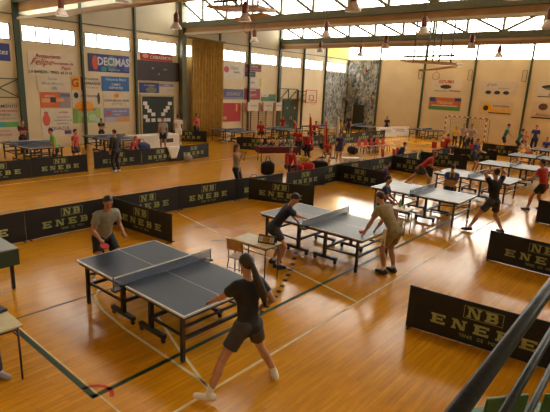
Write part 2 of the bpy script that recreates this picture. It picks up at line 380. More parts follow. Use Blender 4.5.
panel('scoreboard', 'L', 16.9, 20.05, 3.68, 4.86, (.035, .02, .02), 'big dark brown electronic scoreboard under the red sign', 'scoreboard',
      [('00', .36, .62, .1, (.5, .45, .4)), ('00:00', .66, .6, .08, (.5, .45, .4)), ('0', .5, .35, .12, (.5, .45, .4))], [(.23, .02, .235, .98, (.1, .06, .05)), (.8, .02, .805, .98, (.1, .06, .05))], d=.12)
panel('wall_sign', 'L', 17.25, 19.6, 4.88, 5.3, (.42, .03, .02), 'red sign with white capitals above the dark scoreboard', 'sign', [('CAMARMON', .62, .45, .5, WT, 0, .01)], [('o', .14, .6, .09, .3, (.7, .3, .2))], d=.05)
panel('wall_banner', 'L', 17.1, 18.55, 2.93, 3.55, (.03, .05, .22), 'dark blue picture banner left under the scoreboard', 'banner', [('azul', .3, .75, .2, (.3, .4, .6))], [('o', .6, .3, .28, .3, (.2, .22, .12)), ('o', .6, .72, .2, .06, (.6, .5, .05))])
panel('wall_banner', 'L', 18.57, 19.7, 2.93, 3.55, (.60, .54, .45), 'white banner with lilac heading right under the scoreboard', 'banner', [('MUEBLES', .5, .8, .14, WT), ('ros', .6, .35, .25, (.5, .35, .15), .3)], [(.0, .66, 1, .95, (.22, .22, .4))])
# results board with sheets
rb = panel('results_board', 'L', 17.25, 19.6, .42, 2.7, (.012, .02, .018), 'tall dark notice board with white result sheets below the blue banners', 'notice board', d=.06)
k = 0
for (u, v) in [(.05, .82), (.85, .82), (.1, .72), (.78, .7), (.18, .62), (.7, .62), (.3, .52), (.62, .52), (.05, .46), (.12, .36), (.3, .36), (.5, .36), (.66, .36), (.8, .36)]:
    MB().box((.07, (u+.04)*2.35, v*2.28), (.006, .3, .22)).build('paper_sheet', M_WHITE, rb)
mbx = MB()
for yy in (-.08, 2.43): mbx.box((.05, yy, 1.05), (.12, .1, 2.6))
mbx.box((.05, 1.17, 2.38), (.12, 2.6, .1)); mbx.build('board_frame', M_BEIGE, rb)
panel('wall_banner', 'L', 23.95, 26.3, 4.1, 5.1, (.62, .58, .5), 'white banner with a red cross emblem at the upper right of the curtain', 'banner',
      [('CRUZ', .55, .72, .22, GY), ('CLINICA', .63, .45, .14, GY)], [('o', .2, .62, .11, .22, RD), (.02, .02, .04, .98, GY), (.96, .02, .98, .98, GY)])
panel('wall_banner', 'L', 26.35, 28.15, 4.72, 5.22, (.05, .02, .02), 'narrow black banner with red line beside the red cross banner', 'banner', [('TALLERES RIO', .5, .7, .22, WT)], [(0, .2, 1, .45, (.4, .05, .04))])
panel('wall_banner', 'L', 26.35, 27.5, 4.3, 4.7, (.04, .025, .03), 'small black banner under the narrow black one', 'banner', [('MOTOR', .5, .5, .3, GY)])
panel('wall_banner', 'L', 26.4, 28.2, 3.6, 4.26, (.64, .58, .46), 'pale banner with blue word and a yellow green edge', 'banner', [('Rocher', .35, .45, .3, (.12, .12, .35), .2)], [(.88, 0, 1, 1, (.4, .45, .08))])
panel('wall_banner', 'L', 24.0, 26.25, 2.62, 3.35, (.09, .10, .22), 'slate blue banner with white words above the red flag', 'banner', [('SEGUROS', .5, .5, .34, (.45, .45, .5), .2)], [(.05, .06, .95, .18, (.3, .3, .35))])
panel('wall_banner', 'L', 26.32, 28.12, 2.6, 3.52, (.28, .03, .05), 'crimson banner with pale heading beside the slate blue one', 'banner', [('Deportes', .5, .8, .16, WT), ('Sport', .5, .4, .3, (.6, .4, .4), .3)], [(0, .9, 1, 1, (.5, .45, .4))])
panel('wall_banner', 'L', 28.25, 29.98, 2.5, 3.05, (.06, .2, .1), 'dark green banner with a white step at its left top corner', 'banner', [('verde', .25, .84, .2, (.1, .3, .12))], [(0, .62, .5, 1, (.6, .56, .46)), (.55, .1, .95, .4, (.05, .13, .08))])
panel('red_flag', 'L', 23.95, 25.95, .98, 2.34, (.42, .015, .02), 'large plain red flag hung flat on the wall beside the curtain', 'flag', [], [('o', .2, .2, .1, .1, (.55, .3, .08)), (.75, .55, .83, .95, (.6, .35, .05))])
# banners of the far wall
panel('wall_banner', 'F', -17.1, -14.4, 3.9, 4.95, (.68, .6, .46), 'white banner with red word ESPUMA on the far wall', 'banner',
      [('ESPUMA', .5, .78, .26, (.55, .06, .02), .2, .02), ('muebles y descanso', .35, .06, .1, BK)], [('o', .5, .38, .18, .16, BK), (.62, .03, .98, .12, (.3, .1, .08))])
panel('wall_banner', 'F', -17.05, -14.3, 2.35, 3.4, (.5, .13, .04), 'orange and green banner with blue left corner on the far wall', 'banner',
      [('Vazquez', .5, .62, .3, (.7, .5, .3), .3)], [(0, 0, 1, .3, (.07, .25, .06)), (0, .66, .2, 1, (.03, .05, .3)), (.1, .3, .9, .4, (.6, .5, .35)), (.8, .75, 1, 1, (.05, .05, .2))])
panel('wall_banner', 'F', -12.8, -10.2, 3.8, 4.85, (.62, .56, .46), 'pale banner with grey words and three dark domes', 'banner',
      [('grupo', .3, .78, .22, GY, .2), ('aluminios', .65, .5, .15, GY)], [('o', .22, .18, .09, .14, BK), ('o', .48, .18, .09, .14, BK), ('o', .74, .18, .09, .14, BK)])
panel('wall_banner', 'F', -12.75, -10.2, 2.22, 3.28, (.62, .52, .36), 'pale banner with a bold yellow and black company name', 'banner',
      [('Visared', .58, .38, .38, (.8, .42, .02), .3, .04), ('FONTANERIA', .65, .68, .14, BK)], [('o', .22, .5, .16, .36, (.75, .4, .02)), ('o', .2, .5, .08, .2, BK), (.3, .12, .95, .2, BK)])
panel('wall_banner', 'F', -8.75, -6.2, 3.75, 4.85, (.62, .56, .48), 'pale banner with black winged emblem at the right edge', 'banner',
      [('AUTOS', .5, .2, .18, BK)], [('o', .4, .72, .28, .14, BK), ('o', .4, .6, .2, .08, (.1, .2, .15)), (.05, .04, .95, .1, BK)])
panel('wall_banner', 'F', -8.85, -6.2, 2.2, 3.45, (.6, .5, .36), 'pale banner with dark round emblem low on the right edge', 'banner',
      [('Pinturas', .65, .68, .18, BK), ('Alonso', .3, .22, .2, (.3, .06, .05))], [('o', .28, .7, .12, .2, (.1, .05, .05)), (.02, .0, .98, .08, BK)])
for x in (-18.3, -14.0, -9.9):
    e = MB(); 
    for a, b in (((x, YF-.05, 4.9), (x, YF-.05, 5.7)), ((x+.3, YF-.05, 4.9), (x+.3, YF-.05, 5.7)), ((x, YF-.05, 4.9), (x+.3, YF-.05, 4.9)), ((x, YF-.05, 5.7), (x+.3, YF-.05, 5.7))): e.bar(a, b, .03)
    tag(e.build('wall_bracket', M_OLIVE), 'thin rectangular metal bracket high on the far wall beside a dark strip', 'bracket', 'thin wall brackets')
# climbing wall with its painted rock
def rock_mat():
    M = bpy.data.materials.new('climbing_rock'); M.use_nodes = True; nt = M.node_tree; N = nt.nodes; L = nt.links; b = N['Principled BSDF']
    tc = N.new('ShaderNodeTexCoord'); mp = N.new('ShaderNodeMapping'); mp.inputs['Rotation'].default_value = (0, .5, .4); mp.inputs['Scale'].default_value = (2.2, 2.2, .9)
    L.new(tc.outputs['Object'], mp.inputs[0])
    n = N.new('ShaderNodeTexNoise'); n.inputs['Scale'].default_value = 1.3; n.inputs['Detail'].default_value = 6; n.inputs['Distortion'].default_value = 1.5; L.new(mp.outputs[0], n.inputs[0])
    cr = N.new('ShaderNodeValToRGB'); e = cr.color_ramp.elements
    e[0].position = .36; e[0].color = (.06, .065, .06, 1); e[1].position = .62; e[1].color = (.42, .43, .40, 1)
    x = e.new(.47); x.color = (.21, .24, .25, 1)
    L.new(n.outputs['Fac'], cr.inputs[0]); L.new(cr.outputs[0], b.inputs['Base Color'])
    b.inputs['Roughness'].default_value = .8
    bp = N.new('ShaderNodeBump'); bp.inputs['Strength'].default_value = .6; L.new(n.outputs['Fac'], bp.inputs['Height']); L.new(bp.outputs[0], b.inputs['Normal'])
    return M
cw = empty('climbing_wall', (XL, YF, 0), 0, 'grey mottled rock climbing wall wrapping the far left corner', 'climbing wall')
MR = rock_mat()
def rock(u0, u1, z1, wall):
    nu, nz = 22, 34; vs = []; fs = []
    for j in range(nz+1):
        for i in range(nu+1):
            u = u0+(u1-u0)*i/nu; z = z1*j/nz; d = .12+.10*random.random()*(0 < i < nu)
            vs.append((d, u, z) if wall == 'L' else (u, -d, z))
    for j in range(nz):
        for i in range(nu): a = j*(nu+1)+i; fs.append((a, a+1, a+nu+2, a+nu+1))
    k = len(vs)
    rim = [i for i in range(nu+1)]+[j*(nu+1)+nu for j in range(1, nz+1)]+[nz*(nu+1)+i for i in range(nu-1, -1, -1)]+[j*(nu+1) for j in range(nz-1, 0, -1)]
    for r_ in rim: v = vs[r_]; vs.append((0.0, v[1], v[2]) if wall == 'L' else (v[0], 0.0, v[2]))
    for i in range(len(rim)): j = (i+1) % len(rim); fs.append((rim[i], rim[j], k+j, k+i))
    return MB().add(vs, fs)
rock(36.95-YF, -.25, 5.2, 'L').build('rock_face', MR, cw); rock(.02, 3.35, 6.45, 'F').build('rock_face', MR, cw)
random.seed(3)
for i in range(26):
    x = random.uniform(.4, 3.2); z = random.uniform(.6, 6)
    MB().ball((x, -.24, z), (.09, .06, .08), 6).build('climbing_hold', pm([(.5, .1, .05), (.6, .5, .1), (.1, .2, .4), (.03, .03, .03)][i % 4]), cw)
tag(MB().bb((-24.35, YF-.55, 0), (-23.3, YF-.3, 2.35)).build('crash_mat', mat('dark_mat', (.02, .025, .02), .7)), 'dark upright crash mat leaning on the climbing wall', 'mat')

# curtain
cu = MB(); n = 150; vs = []; y0, y1 = 20.75, 23.55
for j, z in enumerate((.03, 1.5, 3.2, 4.8, 6.45)):
    for i in range(n+1):
        t = i/n; ph = t*2*PI*11
        a = .17*(1+.3*math.sin(j*1.3+t*9)); vs.append((XL+.55+a*math.sin(ph+.35*math.sin(j*.8)), y0+(y1-y0)*t+.04*math.cos(ph), z))
fs = [(j*(n+1)+i, j*(n+1)+i+1, (j+1)*(n+1)+i+1, (j+1)*(n+1)+i) for j in range(4) for i in range(n)]
cu.add(vs, fs, True); o = cu.build('stage_curtain', M_CURTAIN)
md = o.modifiers.new('s', 'SOLIDIFY'); md.thickness = .02
tag(o, 'tall gathered golden brown dividing curtain hanging against the left wall', 'curtain')
tag(MB().tube([(XL+.55, 20.5, 6.5), (XL+.55, 23.8, 6.5)], .04).build('curtain_rail', M_OLIVE), 'steel rail at the top of the golden curtain', 'rail')
# door 1 (dark green double door)
e = empty('door_1', (XL, 32.0, 0), kind='structure')
MB().box((.03, 0, 1.37), (.06, 2.16, 2.74)).build('door_frame', M_OLIVE, e)
for s in (-1, 1):
    dl = MB().box((.08, s*.5, 1.32), (.05, .98, 2.6)).build('door_leaf', mat('door_green', (.025, .05, .03), .5), e)
    MB().tube([(.13, s*.1, 1.0), (.13, s*.1, 1.25)], .015).build('door_handle', M_WHITE, dl)
    MB().ball((.11, s*.5, 1.95), (.02, .1, .1)).build('door_window', M_BEIGE, dl)
# wall bars
wbx = empty('wall_bars', (XL, 26.1, 0), 0, 'wooden gymnastic wall bars along the left wall between curtain and green door', 'wall bars')
for k in range(6):
    y = .0+k*.9; MB().box((.14, y, 1.2), (.12, .06, 2.4)).build('bar_upright', M_WOOD, wbx)
for k in range(5):
    mb = MB()
    for j in range(13): mb.tube([(.14, k*.9, .25+j*.165), (.14, (k+1)*.9, .25+j*.165)], .018, 6)
    mb.build('bar_rungs', M_WOOD, wbx)
for k, (y, wd) in enumerate(((26.35, 1.4), (28.15, 1.35), (29.75, .85))):
    panel('small_banner', 'L', y, y+wd, 1.75, 2.42, (.64, .56, .44), ['white and red banner above the wall bars nearest the red flag', 'white and red banner in the middle above the wall bars', 'short white and red banner above the wall bars beside the green door'][k], 'banner',
          [('DEPORTE', .6, .6, .2, GY)], [(.0, .0, .12, 1, RD)], t0=.225)
# wall basketball hoops
def hoop(loc, label, board=(1.55, 1.05), reach=1.0, col=M_BEIGE):
    e = empty('basketball_hoop', loc, 0, label, 'basketball hoop')
    bw, bh = board
    MB().box((reach, 0, 0), (.04, bw, bh)).build('backboard', mat('board_cream', (.6, .52, .38), .5), e)
    mb = MB()
    for a, b in (((-bw/2, -bh/2), (-bw/2, bh/2)), ((bw/2, -bh/2), (bw/2, bh/2)), ((-bw/2, -bh/2), (bw/2, -bh/2)), ((-bw/2, bh/2), (bw/2, bh/2))):
        mb.bar((reach+.02, *a), (reach+.02, *b), .05)
    for a, b in (((-.3, -.3), (-.3, .1)), ((.3, -.3), (.3, .1)), ((-.3, -.3), (.3, -.3)), ((-.3, .1), (.3, .1))): mb.bar((reach+.025, *a), (reach+.025, *b), .05)
    mb.build('board_border', col, e)
    ring = MB(); ring.tube([(reach+.25+.225*math.cos(t), .225*math.sin(t), -.32) for t in [2*PI*k/20 for k in range(21)]], .012, 6, False); ring.build('rim', M_RED, e)
    nt2 = MB()
    for k in range(10):
        t = 2*PI*k/10; nt2.tube([(reach+.25+.225*math.cos(t), .225*math.sin(t), -.32), (reach+.25+.13*math.cos(t+.3), .13*math.sin(t+.3), -.75)], .006, 4)
    nt2.build('net', M_WHITE, e)
    arm = MB()
    for s in (-.5, .5):
        for z in (-.4, .4): arm.bar((0.02, s*bw*.9, z), (reach, s*bw*.6, z), .05)
        arm.bar((.03, s*bw*.9, -.4), (reach, s*bw*.6, .4), .03)
        arm.bar((.03, s*bw*.9, -.5), (.03, s*bw*.9, .5), .06)
    arm.build('bracket_arm', M_GREEN, e)
    return e
hoop((XL+.02, 33.7, 2.98), 'wall basketball hoop with cream backboard beside the dark green door', reach=.9, col=M_RED)
e = empty('folded_hoop_bracket', (XL+.02, 31.5, 3.05), 0, 'dark green empty hoop frame above the green door', 'bracket')
mb = MB()
for a, b in (((-1.2, -.48), (1.2, -.48)), ((-1.2, .48), (1.2, .48)), ((-1.2, -.48), (-1.2, .48)), ((1.2, -.48), (1.2, .48)), ((0, -.48), (0, .48)), ((-1.2, -.48), (0, .48)), ((0, -.48), (1.2, .48))): mb.bar((.15, *a), (.15, *b), .06)
for s in (-1.1, 1.1): mb.bar((0, s, .2), (.15, s, .2), .05)
mb.build('frame', M_GREEN, e)
e = empty('folded_hoop_bracket', (XL, 9.1, 3.0), 0, 'dark green crossed hoop frame at the left edge of the hall', 'bracket')
mb = MB()
for a, b in (((-.9, -.45), (.95, -.45)), ((-.9, .45), (.95, .45)), ((-.9, -.45), (-.9, .45)), ((.95, -.45), (.95, .45)), ((-.9, -.45), (.95, .45)), ((-.9, .45), (.95, -.45))): mb.bar((.15, *a), (.15, *b), .05)
mb.bar((0, .9, .3), (.15, .9, .3), .05); mb.bar((0, .9, -.3), (.15, .9, -.3), .05)
mb.build('frame', M_GREEN, e)

# pendant lamps
M_LAMP = mat('copper_lamp_housing', (.20, .06, .035), .4, .3); M_SHADE = mat('white_reflector', (.8, .72, .66), .3)
M_BULB = mat('lamp_glow', (1, .9, .8), .4, noise=0, emit=(1, .86, .74), estr=6)
def ceil_z(y):
    for y0, y1, z0, z1 in teeth:
        if y0 <= y < y1: return z0+(z1-z0)*(y-y0)/(y1-y0)
    return 8
lp = [(-18.9, 9.25), (-17.7, 13.8), (-12.9, 13.2), (-18.3, 19.5), (-8.1, 12.9), (-13.0, 18.6), (-18.4, 25.8), (-8.4, 18.7), (-17.4, 29.1), (-12.9, 24.1), (-8.6, 24.9), (-8.9, 30.6), (-3.95, 18.5), (-13.6, 8.6), (-3.6, 12.9)]
where = ['at upper left over the first side windows', 'left of the thick column over the scoreboard', 'in front of the near truss left of centre', 'over the golden curtain', 'in front of the near truss at top centre', 'against the second truss glazing left of centre', 'below the second truss left of centre', 'against the second truss glazing right of centre',
         'small and low over the climbing wall', 'right above the climbing wall edge', 'right of the hoisted hoop under the far truss', 'smallest one before the far windows at right', 'cut by the right edge', 'cut by the top edge at left', 'hidden above the top edge']
lamp0 = None
for i, (x, y) in enumerate(lp):
    if lamp0 is None:
        e = empty('pendant_lamp')
        MB().lathe([(.10, .22), (.11, .24), (.115, .56), (.06, .62), (.05, .66)]).build('housing', M_LAMP, e)
        MB().lathe([(.25, -.02), (.24, 0), (.17, .14), (.11, .24), (.09, .24), (.15, .14), (.225, 0)]).build('reflector', M_SHADE, e)
        MB().lathe([(.02, .05), (.19, .055), (.19, .07), (.02, .08)]).build('bulb', M_BULB, e)
        MB().tube([(0, 0, .6), (0, 0, 1.0)], .012, 6).build('cable', M_GREEN, e); lamp0 = e
    else: e = copy_tree(lamp0)
    zc = ceil_z(y)
    for ch in e.children:
        if ch.name.startswith('cable'): ch.location.z = .6-.6*((zc-5.95-.6)/.4); ch.scale.z = max(.3, (zc-5.95-.6)/.4)
    e.location = (x, y, 5.95)
    tag(e, 'copper pendant lamp with glowing white bowl '+where[i], 'lamp', 'pendant lamps')
# ceiling-hoisted basketball goals
def hoist(x, y, z, rz, label, s=1):
    e = empty('hoisted_hoop', (x, y, z), rz, label, 'basketball hoop')
    MB().box((0, 0, 0), (3.4*s, 1.3, .10), Matrix.Rotation(.05, 3, 'Y')).build('backboard', mat('folded_board', (.60, .42, .26), .5), e)
    MB().box((.3, .3, -.32), (2.1*s, .8, .04), Matrix.Rotation(-.12, 3, 'Y')).build('padding', mat('folded_pad', (.55, .4, .3), .5), e)
    mb = MB(); zc = max(.6, ceil_z(y)-z)
    for a in (-1.2, -.35, .0, .4, 1.1): mb.tube([(a*s, 0, 0), (a*s, .0, zc)], .05, 6)
    mb.tube([(-1.9*s, 0, .35), (1.3*s, 0, .4)], .06, 6); mb.tube([(-1.6*s, 0, .35), (-1.6*s, 0, .9)], .03, 6); mb.build('frame_tube', M_OLIVE, e)
    rg = MB(); rg.tube([(.3+.22*math.cos(t), .1, -.75+.22*math.sin(t)) for t in [2*PI*k/16 for k in range(17)]], .012, 6, False); rg.tube([(.3, .1, -.53), (.3, .1, -.3)], .015, 6); rg.build('rim', M_RED, e)
hoist(-11.9, 28.2, 5.45, 0, 'folded basketball hoop hoisted to the roof before the far windows')
hoist(-14.9, 15.0, 6.75, .1, 'folded brown board hoisted under the roof at the top left of centre', .8)

# ------------------------------------------------------------------ table tennis tables
def table_top_mat():
    M = bpy.data.materials.new('table_top_blue'); M.use_nodes = True; nt = M.node_tree; N = nt.nodes; L = nt.links; b = N['Principled BSDF']
    tc = N.new('ShaderNodeTexCoord'); sp = N.new('ShaderNodeSeparateXYZ'); L.new(tc.outputs['Object'], sp.inputs[0])
    def mth(op, a, b_=None):
        n_ = N.new('ShaderNodeMath'); n_.operation = op
        for i, v in enumerate((a, b_)):
            if v is None: continue
            if isinstance(v, (int, float)): n_.inputs[i].default_value = v
            else: L.new(v, n_.inputs[i])
        return n_.outputs[0]
    ax = mth('ABSOLUTE', sp.outputs[0]); ay = mth('ABSOLUTE', sp.outputs[1])
    e = mth('MAXIMUM', mth('GREATER_THAN', ax, 1.345), mth('GREATER_THAN', ay, .7375))
    e = mth('MAXIMUM', e, mth('LESS_THAN', ay, .004))
    mx = N.new('ShaderNodeMix'); mx.data_type = 'RGBA'; L.new(e, mx.inputs[0])
    mx.inputs[6].default_value = (.026, .040, .068, 1); mx.inputs[7].default_value = (.55, .56, .55, 1)
    L.new(mx.outputs[2], b.inputs['Base Color']); b.inputs['Roughness'].default_value = .34; b.inputs['Specular IOR Level'].default_value = .22
    return M
M_TOP = table_top_mat()
def net_mat():
    M = bpy.data.materials.new('net_mesh'); M.use_nodes = True; nt = M.node_tree; N = nt.nodes; L = nt.links
    b = N['Principled BSDF']; b.inputs['Base Color'].default_value = (.12, .17, .30, 1); b.inputs['Roughness'].default_value = .8
    tr = N.new('ShaderNodeBsdfTransparent'); mx = N.new('ShaderNodeMixShader')
    tc = N.new('ShaderNodeTexCoord'); ck = N.new('ShaderNodeTexNoise'); ck.inputs['Scale'].default_value = 120
    L.new(tc.outputs['Object'], ck.inputs[0]); mr = N.new('ShaderNodeMapRange'); mr.inputs[3].default_value = .4; mr.inputs[4].default_value = .65
    L.new(ck.outputs['Fac'], mr.inputs[0]); L.new(mr.outputs[0], mx.inputs[0]); L.new(tr.outputs[0], mx.inputs[1]); L.new(b.outputs[0], mx.inputs[2])
    L.new(mx.outputs[0], N['Material Output'].inputs[0]); return M
M_NET = net_mat()
def make_table():
    e = empty('table_tennis_table')
    for s in (-1, 1): MB().bb((s*.004, -.7625, .735), (s*1.37, .7625, .76)).build('table_half', M_TOP, e)
    ap = MB()
    for s in (-1, 1):
        ap.bb((-1.33, s*.70, .685), (1.33, s*.735, .734)); ap.bb((s*1.30, -.72, .685), (s*1.34, .72, .734))
        ap.bb((s*.04, -.72, .69), (s*.08, .72, .734))
    ap.build('apron_rail', M_BLACK, e)
    for sx in (-1, 1):
        for sy in (-1, 1): MB().bb((sx*1.22-.025, sy*.66-.025, .012), (sx*1.22+.025, sy*.66+.025, .69)).build('leg', M_BLACK, e)
        MB().bb((sx*1.22-.02, -.64, .32), (sx*1.22+.02, .64, .37)).bb((sx*1.22-.015, -.64, .50), (sx*1.22+.015, .64, .53)).build('leg_brace', M_BLACK, e)
        u = MB()
        for sy in (-1, 1):
            u.bb((sx*.36-.03, sy*.55-.03, .1), (sx*.36+.03, sy*.55+.03, .69))
            u.bar((sx*1.2, sy*.62, .36), (sx*.36, sy*.55, .30), .03)
        u.bb((sx*.36-.02, -.55, .28), (sx*.36+.02, .55, .33))
        u.build('undercarriage', M_BLACK, e)
    for sy in (-1, 1):
        for sx in (-1, 1):
            wb = MB().bb((sx*.38-.3, sy*.55-.03, .08), (sx*.38+.3, sy*.55+.03, .14)).build('wheel_bar', M_BLACK, e)
            for sw in (-1, 1): MB().add(*wheel((sx*.38+sw*.26, sy*.55, .04), .04, .03)).build('wheel', M_CHARC, wb)
    nt3 = MB().bb((-.004, -.915, .765), (.004, .915, .895)).build('net', M_NET, e)
    MB().bb((-.007, -.915, .895), (.007, .915, .9125)).build('net_tape', M_WHITE, nt3)
    for sy in (-1, 1):
        MB().tube([(0, sy*.915, .70), (0, sy*.915, .915)], .011, 8).bb((-.05, sy*.75, .70), (.05, sy*.93, .73)).bb((-.05, sy*.70, .762), (.05, sy*.80, .772)).bb((-.05, sy*.765, .72), (.05, sy*.79, .772)).build('net_post', M_BLACK, nt3)
    return e
def wheel(c, r, wd, n=12):
    vs = [(c[0]+r*math.cos(2*PI*k/n), c[1]+s*wd/2, c[2]+r*math.sin(2*PI*k/n)) for s in (-1, 1) for k in range(n)]
    return vs, [tuple(range(n)), tuple(reversed(range(n, 2*n)))]+[(k, n+k, n+(k+1) % n, (k+1) % n) for k in range(n)]
TABLES = [(-5.654, 4.186, .002, 'nearest blue table tennis table, between the grey shirt man and the ponytail player'),
 (-5.688, 8.66, .003, 'second blue table tennis table with two players leaning over it'),
 (-5.552, 13.63, 0, 'third table tennis table with a pale glare, behind the olive shirt man'),
 (-5.389, 18.08, -.013, 'fourth table tennis table behind the man with hands on his head'),
 (-5.12, 22.48, .002, 'fifth table tennis table, its right end behind the red shirt man'),
 (-5.1, 27.1, 0, 'sixth table tennis table at the right edge of the picture'),
 (-5.1, 31.7, 0, 'farthest table tennis table of the right hand row'),
 (-21.3, 8.75, .05, 'blue table tennis table at far left before the AQUAZUL banner'),
 (-22.2, 13.0, .05, 'blue table tennis table at left behind the person in the dark coat'),
 (-22.2, 21.9, .1, 'blue table tennis table in front of the golden curtain and red flag'),
 (-21.8, 26.3, 0, 'table tennis table in front of the dark green door'),
 (-21.6, 30.9, 0, 'table tennis table by the cream backboard hoop'),
 (-20.8, 35.6, 0, 'table tennis table in front of the climbing wall'),
 (-15.9, 38.3, 0, 'small looking table by the far wall left of the handball goal')]
tb = make_table()
for i, (x, y, a, lab) in enumerate(TABLES):
    o = tb if i == 0 else copy_tree(tb)
    o.location = (x, y, 0); o.rotation_euler.z = a; tag(o, lab, 'table', 'table tennis tables')

# ------------------------------------------------------------------ barriers
def letter(ch, x, z, w_, h, t):
    """slab-serif capital made of bars: list of (x0,z0,x1,z1) boxes and diagonals"""
    out = []; s = t*.55
    if ch == 'E':
        out += [(x+.1*w_, z, x+.1*w_+t, z+h), (x, z, x+w_, z+s), (x, z+h-s, x+w_, z+h), (x+.1*w_, z+h/2-s/2, x+.75*w_, z+h/2+s/2),
                (x+w_-s, z, x+w_, z+h*.28), (x+w_-s, z+h*.72, x+w_, z+h), (x+.7*w_, z+h*.36, x+.7*w_+s*.8, z+h*.64)]
    if ch == 'N':
        out += [(x+.1*w_, z, x+.1*w_+s, z+h), (x+.9*w_-s, z, x+.9*w_, z+h), (x, z, x+.32*w_, z+s*.8), (x, z+h-s*.8, x+.3*w_, z+h), (x+.66*w_, z+h-s*.8, x+w_, z+h), ('d', x+.1*w_, z+h, x+.9*w_, z, t)]
    if ch == 'B':
        out += [(x+.1*w_, z, x+.1*w_+t, z+h), (x, z, x+.82*w_, z+s), (x, z+h-s, x+.8*w_, z+h), (x+.1*w_, z+h/2-s/2, x+.8*w_, z+h/2+s/2),
                (x+.86*w_-t*.8, z+s, x+.9*w_, z+h/2-s*.2), (x+.82*w_-t*.8, z+h/2+s*.3, x+.86*w_, z+h-s)]
    return out
def lettering(side, W, H):
    mb = MB(); th = .004; y0 = side*.014
    def bx(x0, z0, x1, z1):
        a, b = sorted((x0*(-side), x1*(-side))); mb.bb((a, y0-th/2, z0), (b, y0+th/2, z1))
    def word(wd, cx, z, lw, h, gap, t):
        n = len(wd); x = cx-(n*lw+(n-1)*gap)/2
        for c in wd:
            for it in letter(c, x, z, lw, h, t):
                if it[0] == 'd':
                    _, xa, za, xb, zb, tt = it
                    P = [(xa, za), (xa+tt, za), (xb, zb), (xb-tt, zb)]
                    vs = [(p[0]*(-side), y0+k*th/2, p[1]) for k in (-1, 1) for p in P]
                    mb.add(vs, [(0,1,2,3),(7,6,5,4),(0,4,5,1),(1,5,6,2),(2,6,7,3),(3,7,4,0)])
                else: bx(*it)
            x += lw+gap
    word('NB', 0, .44, .20, .16, .05, .055)
    word('ENEBE', 0, .20, .215, .16, .095, .06)
    for x0, z0, x1, z1 in ((-.27, .425, -.262, .615), (.262, .425, .27, .615), (-.27, .61, .27, .616), (-.27, .42, .27, .426)): bx(x0, z0, x1, z1)
    t2 = text_mb('TENIS   DE   MESA', .075, (0, y0+side*.002, .125), (-side, 0, 0), (0, 0, 1), .003)
    mb.add(t2.v, t2.f)
    return mb
BW, BH = 2.2, .70
def make_barrier():
    e = empty('court_barrier')
    mb = MB(); nx = 16; vs = []
    for j, z in enumerate((.006, .25, .5, .7)):
        for i in range(nx+1):
            x = -BW/2+BW*i/nx; sag = -.012*math.sin(PI*i/nx) if j == 3 else 0
            vs.append((x, 0, z+sag))
    vs = [(v[0], s*.009, v[2]) for s in (-1, 1) for v in vs]; k = 4*(nx+1); fs = []
    for j in range(3):
        for i in range(nx):
            a = j*(nx+1)+i; fs.append((a, a+1, a+nx+2, a+nx+1)); fs.append((k+a, k+a+nx+1, k+a+nx+2, k+a+1))
    for i in range(nx): fs.append((i, k+i, k+i+1, i+1)); a = 3*(nx+1)+i; fs.append((a, a+1, k+a+1, k+a))
    for j in range(3): a = j*(nx+1); fs.append((a, a+nx+1, k+a+nx+1, k+a)); a += nx; fs.append((a, k+a, k+a+nx+1, a+nx+1))
    mb.add(vs, fs); mb.build('panel', M_BARRIER, e)
    for s in (-1, 1):
        MB().bb((s*(BW/2-.06)-.02, -.12, 0), (s*(BW/2-.06)+.02, .12, .018)).build('foot', M_CHARC, e)
        lettering(s, BW, BH).build('lettering', M_LETTER, e)
    return e
br0 = make_barrier(); nb = 0
def barrier(a, b, lab, grp='black court barriers'):
    global nb
    o = br0 if nb == 0 else copy_tree(br0); nb += 1
    a = Vector(a); b = Vector(b); d = b-a
    o.location = ((a.x+b.x)/2, (a.y+b.y)/2, 0); o.rotation_euler.z = math.atan2(d.y, d.x); o.scale.x = (d.length+.02)/BW
    tag(o, lab, 'barrier', grp)
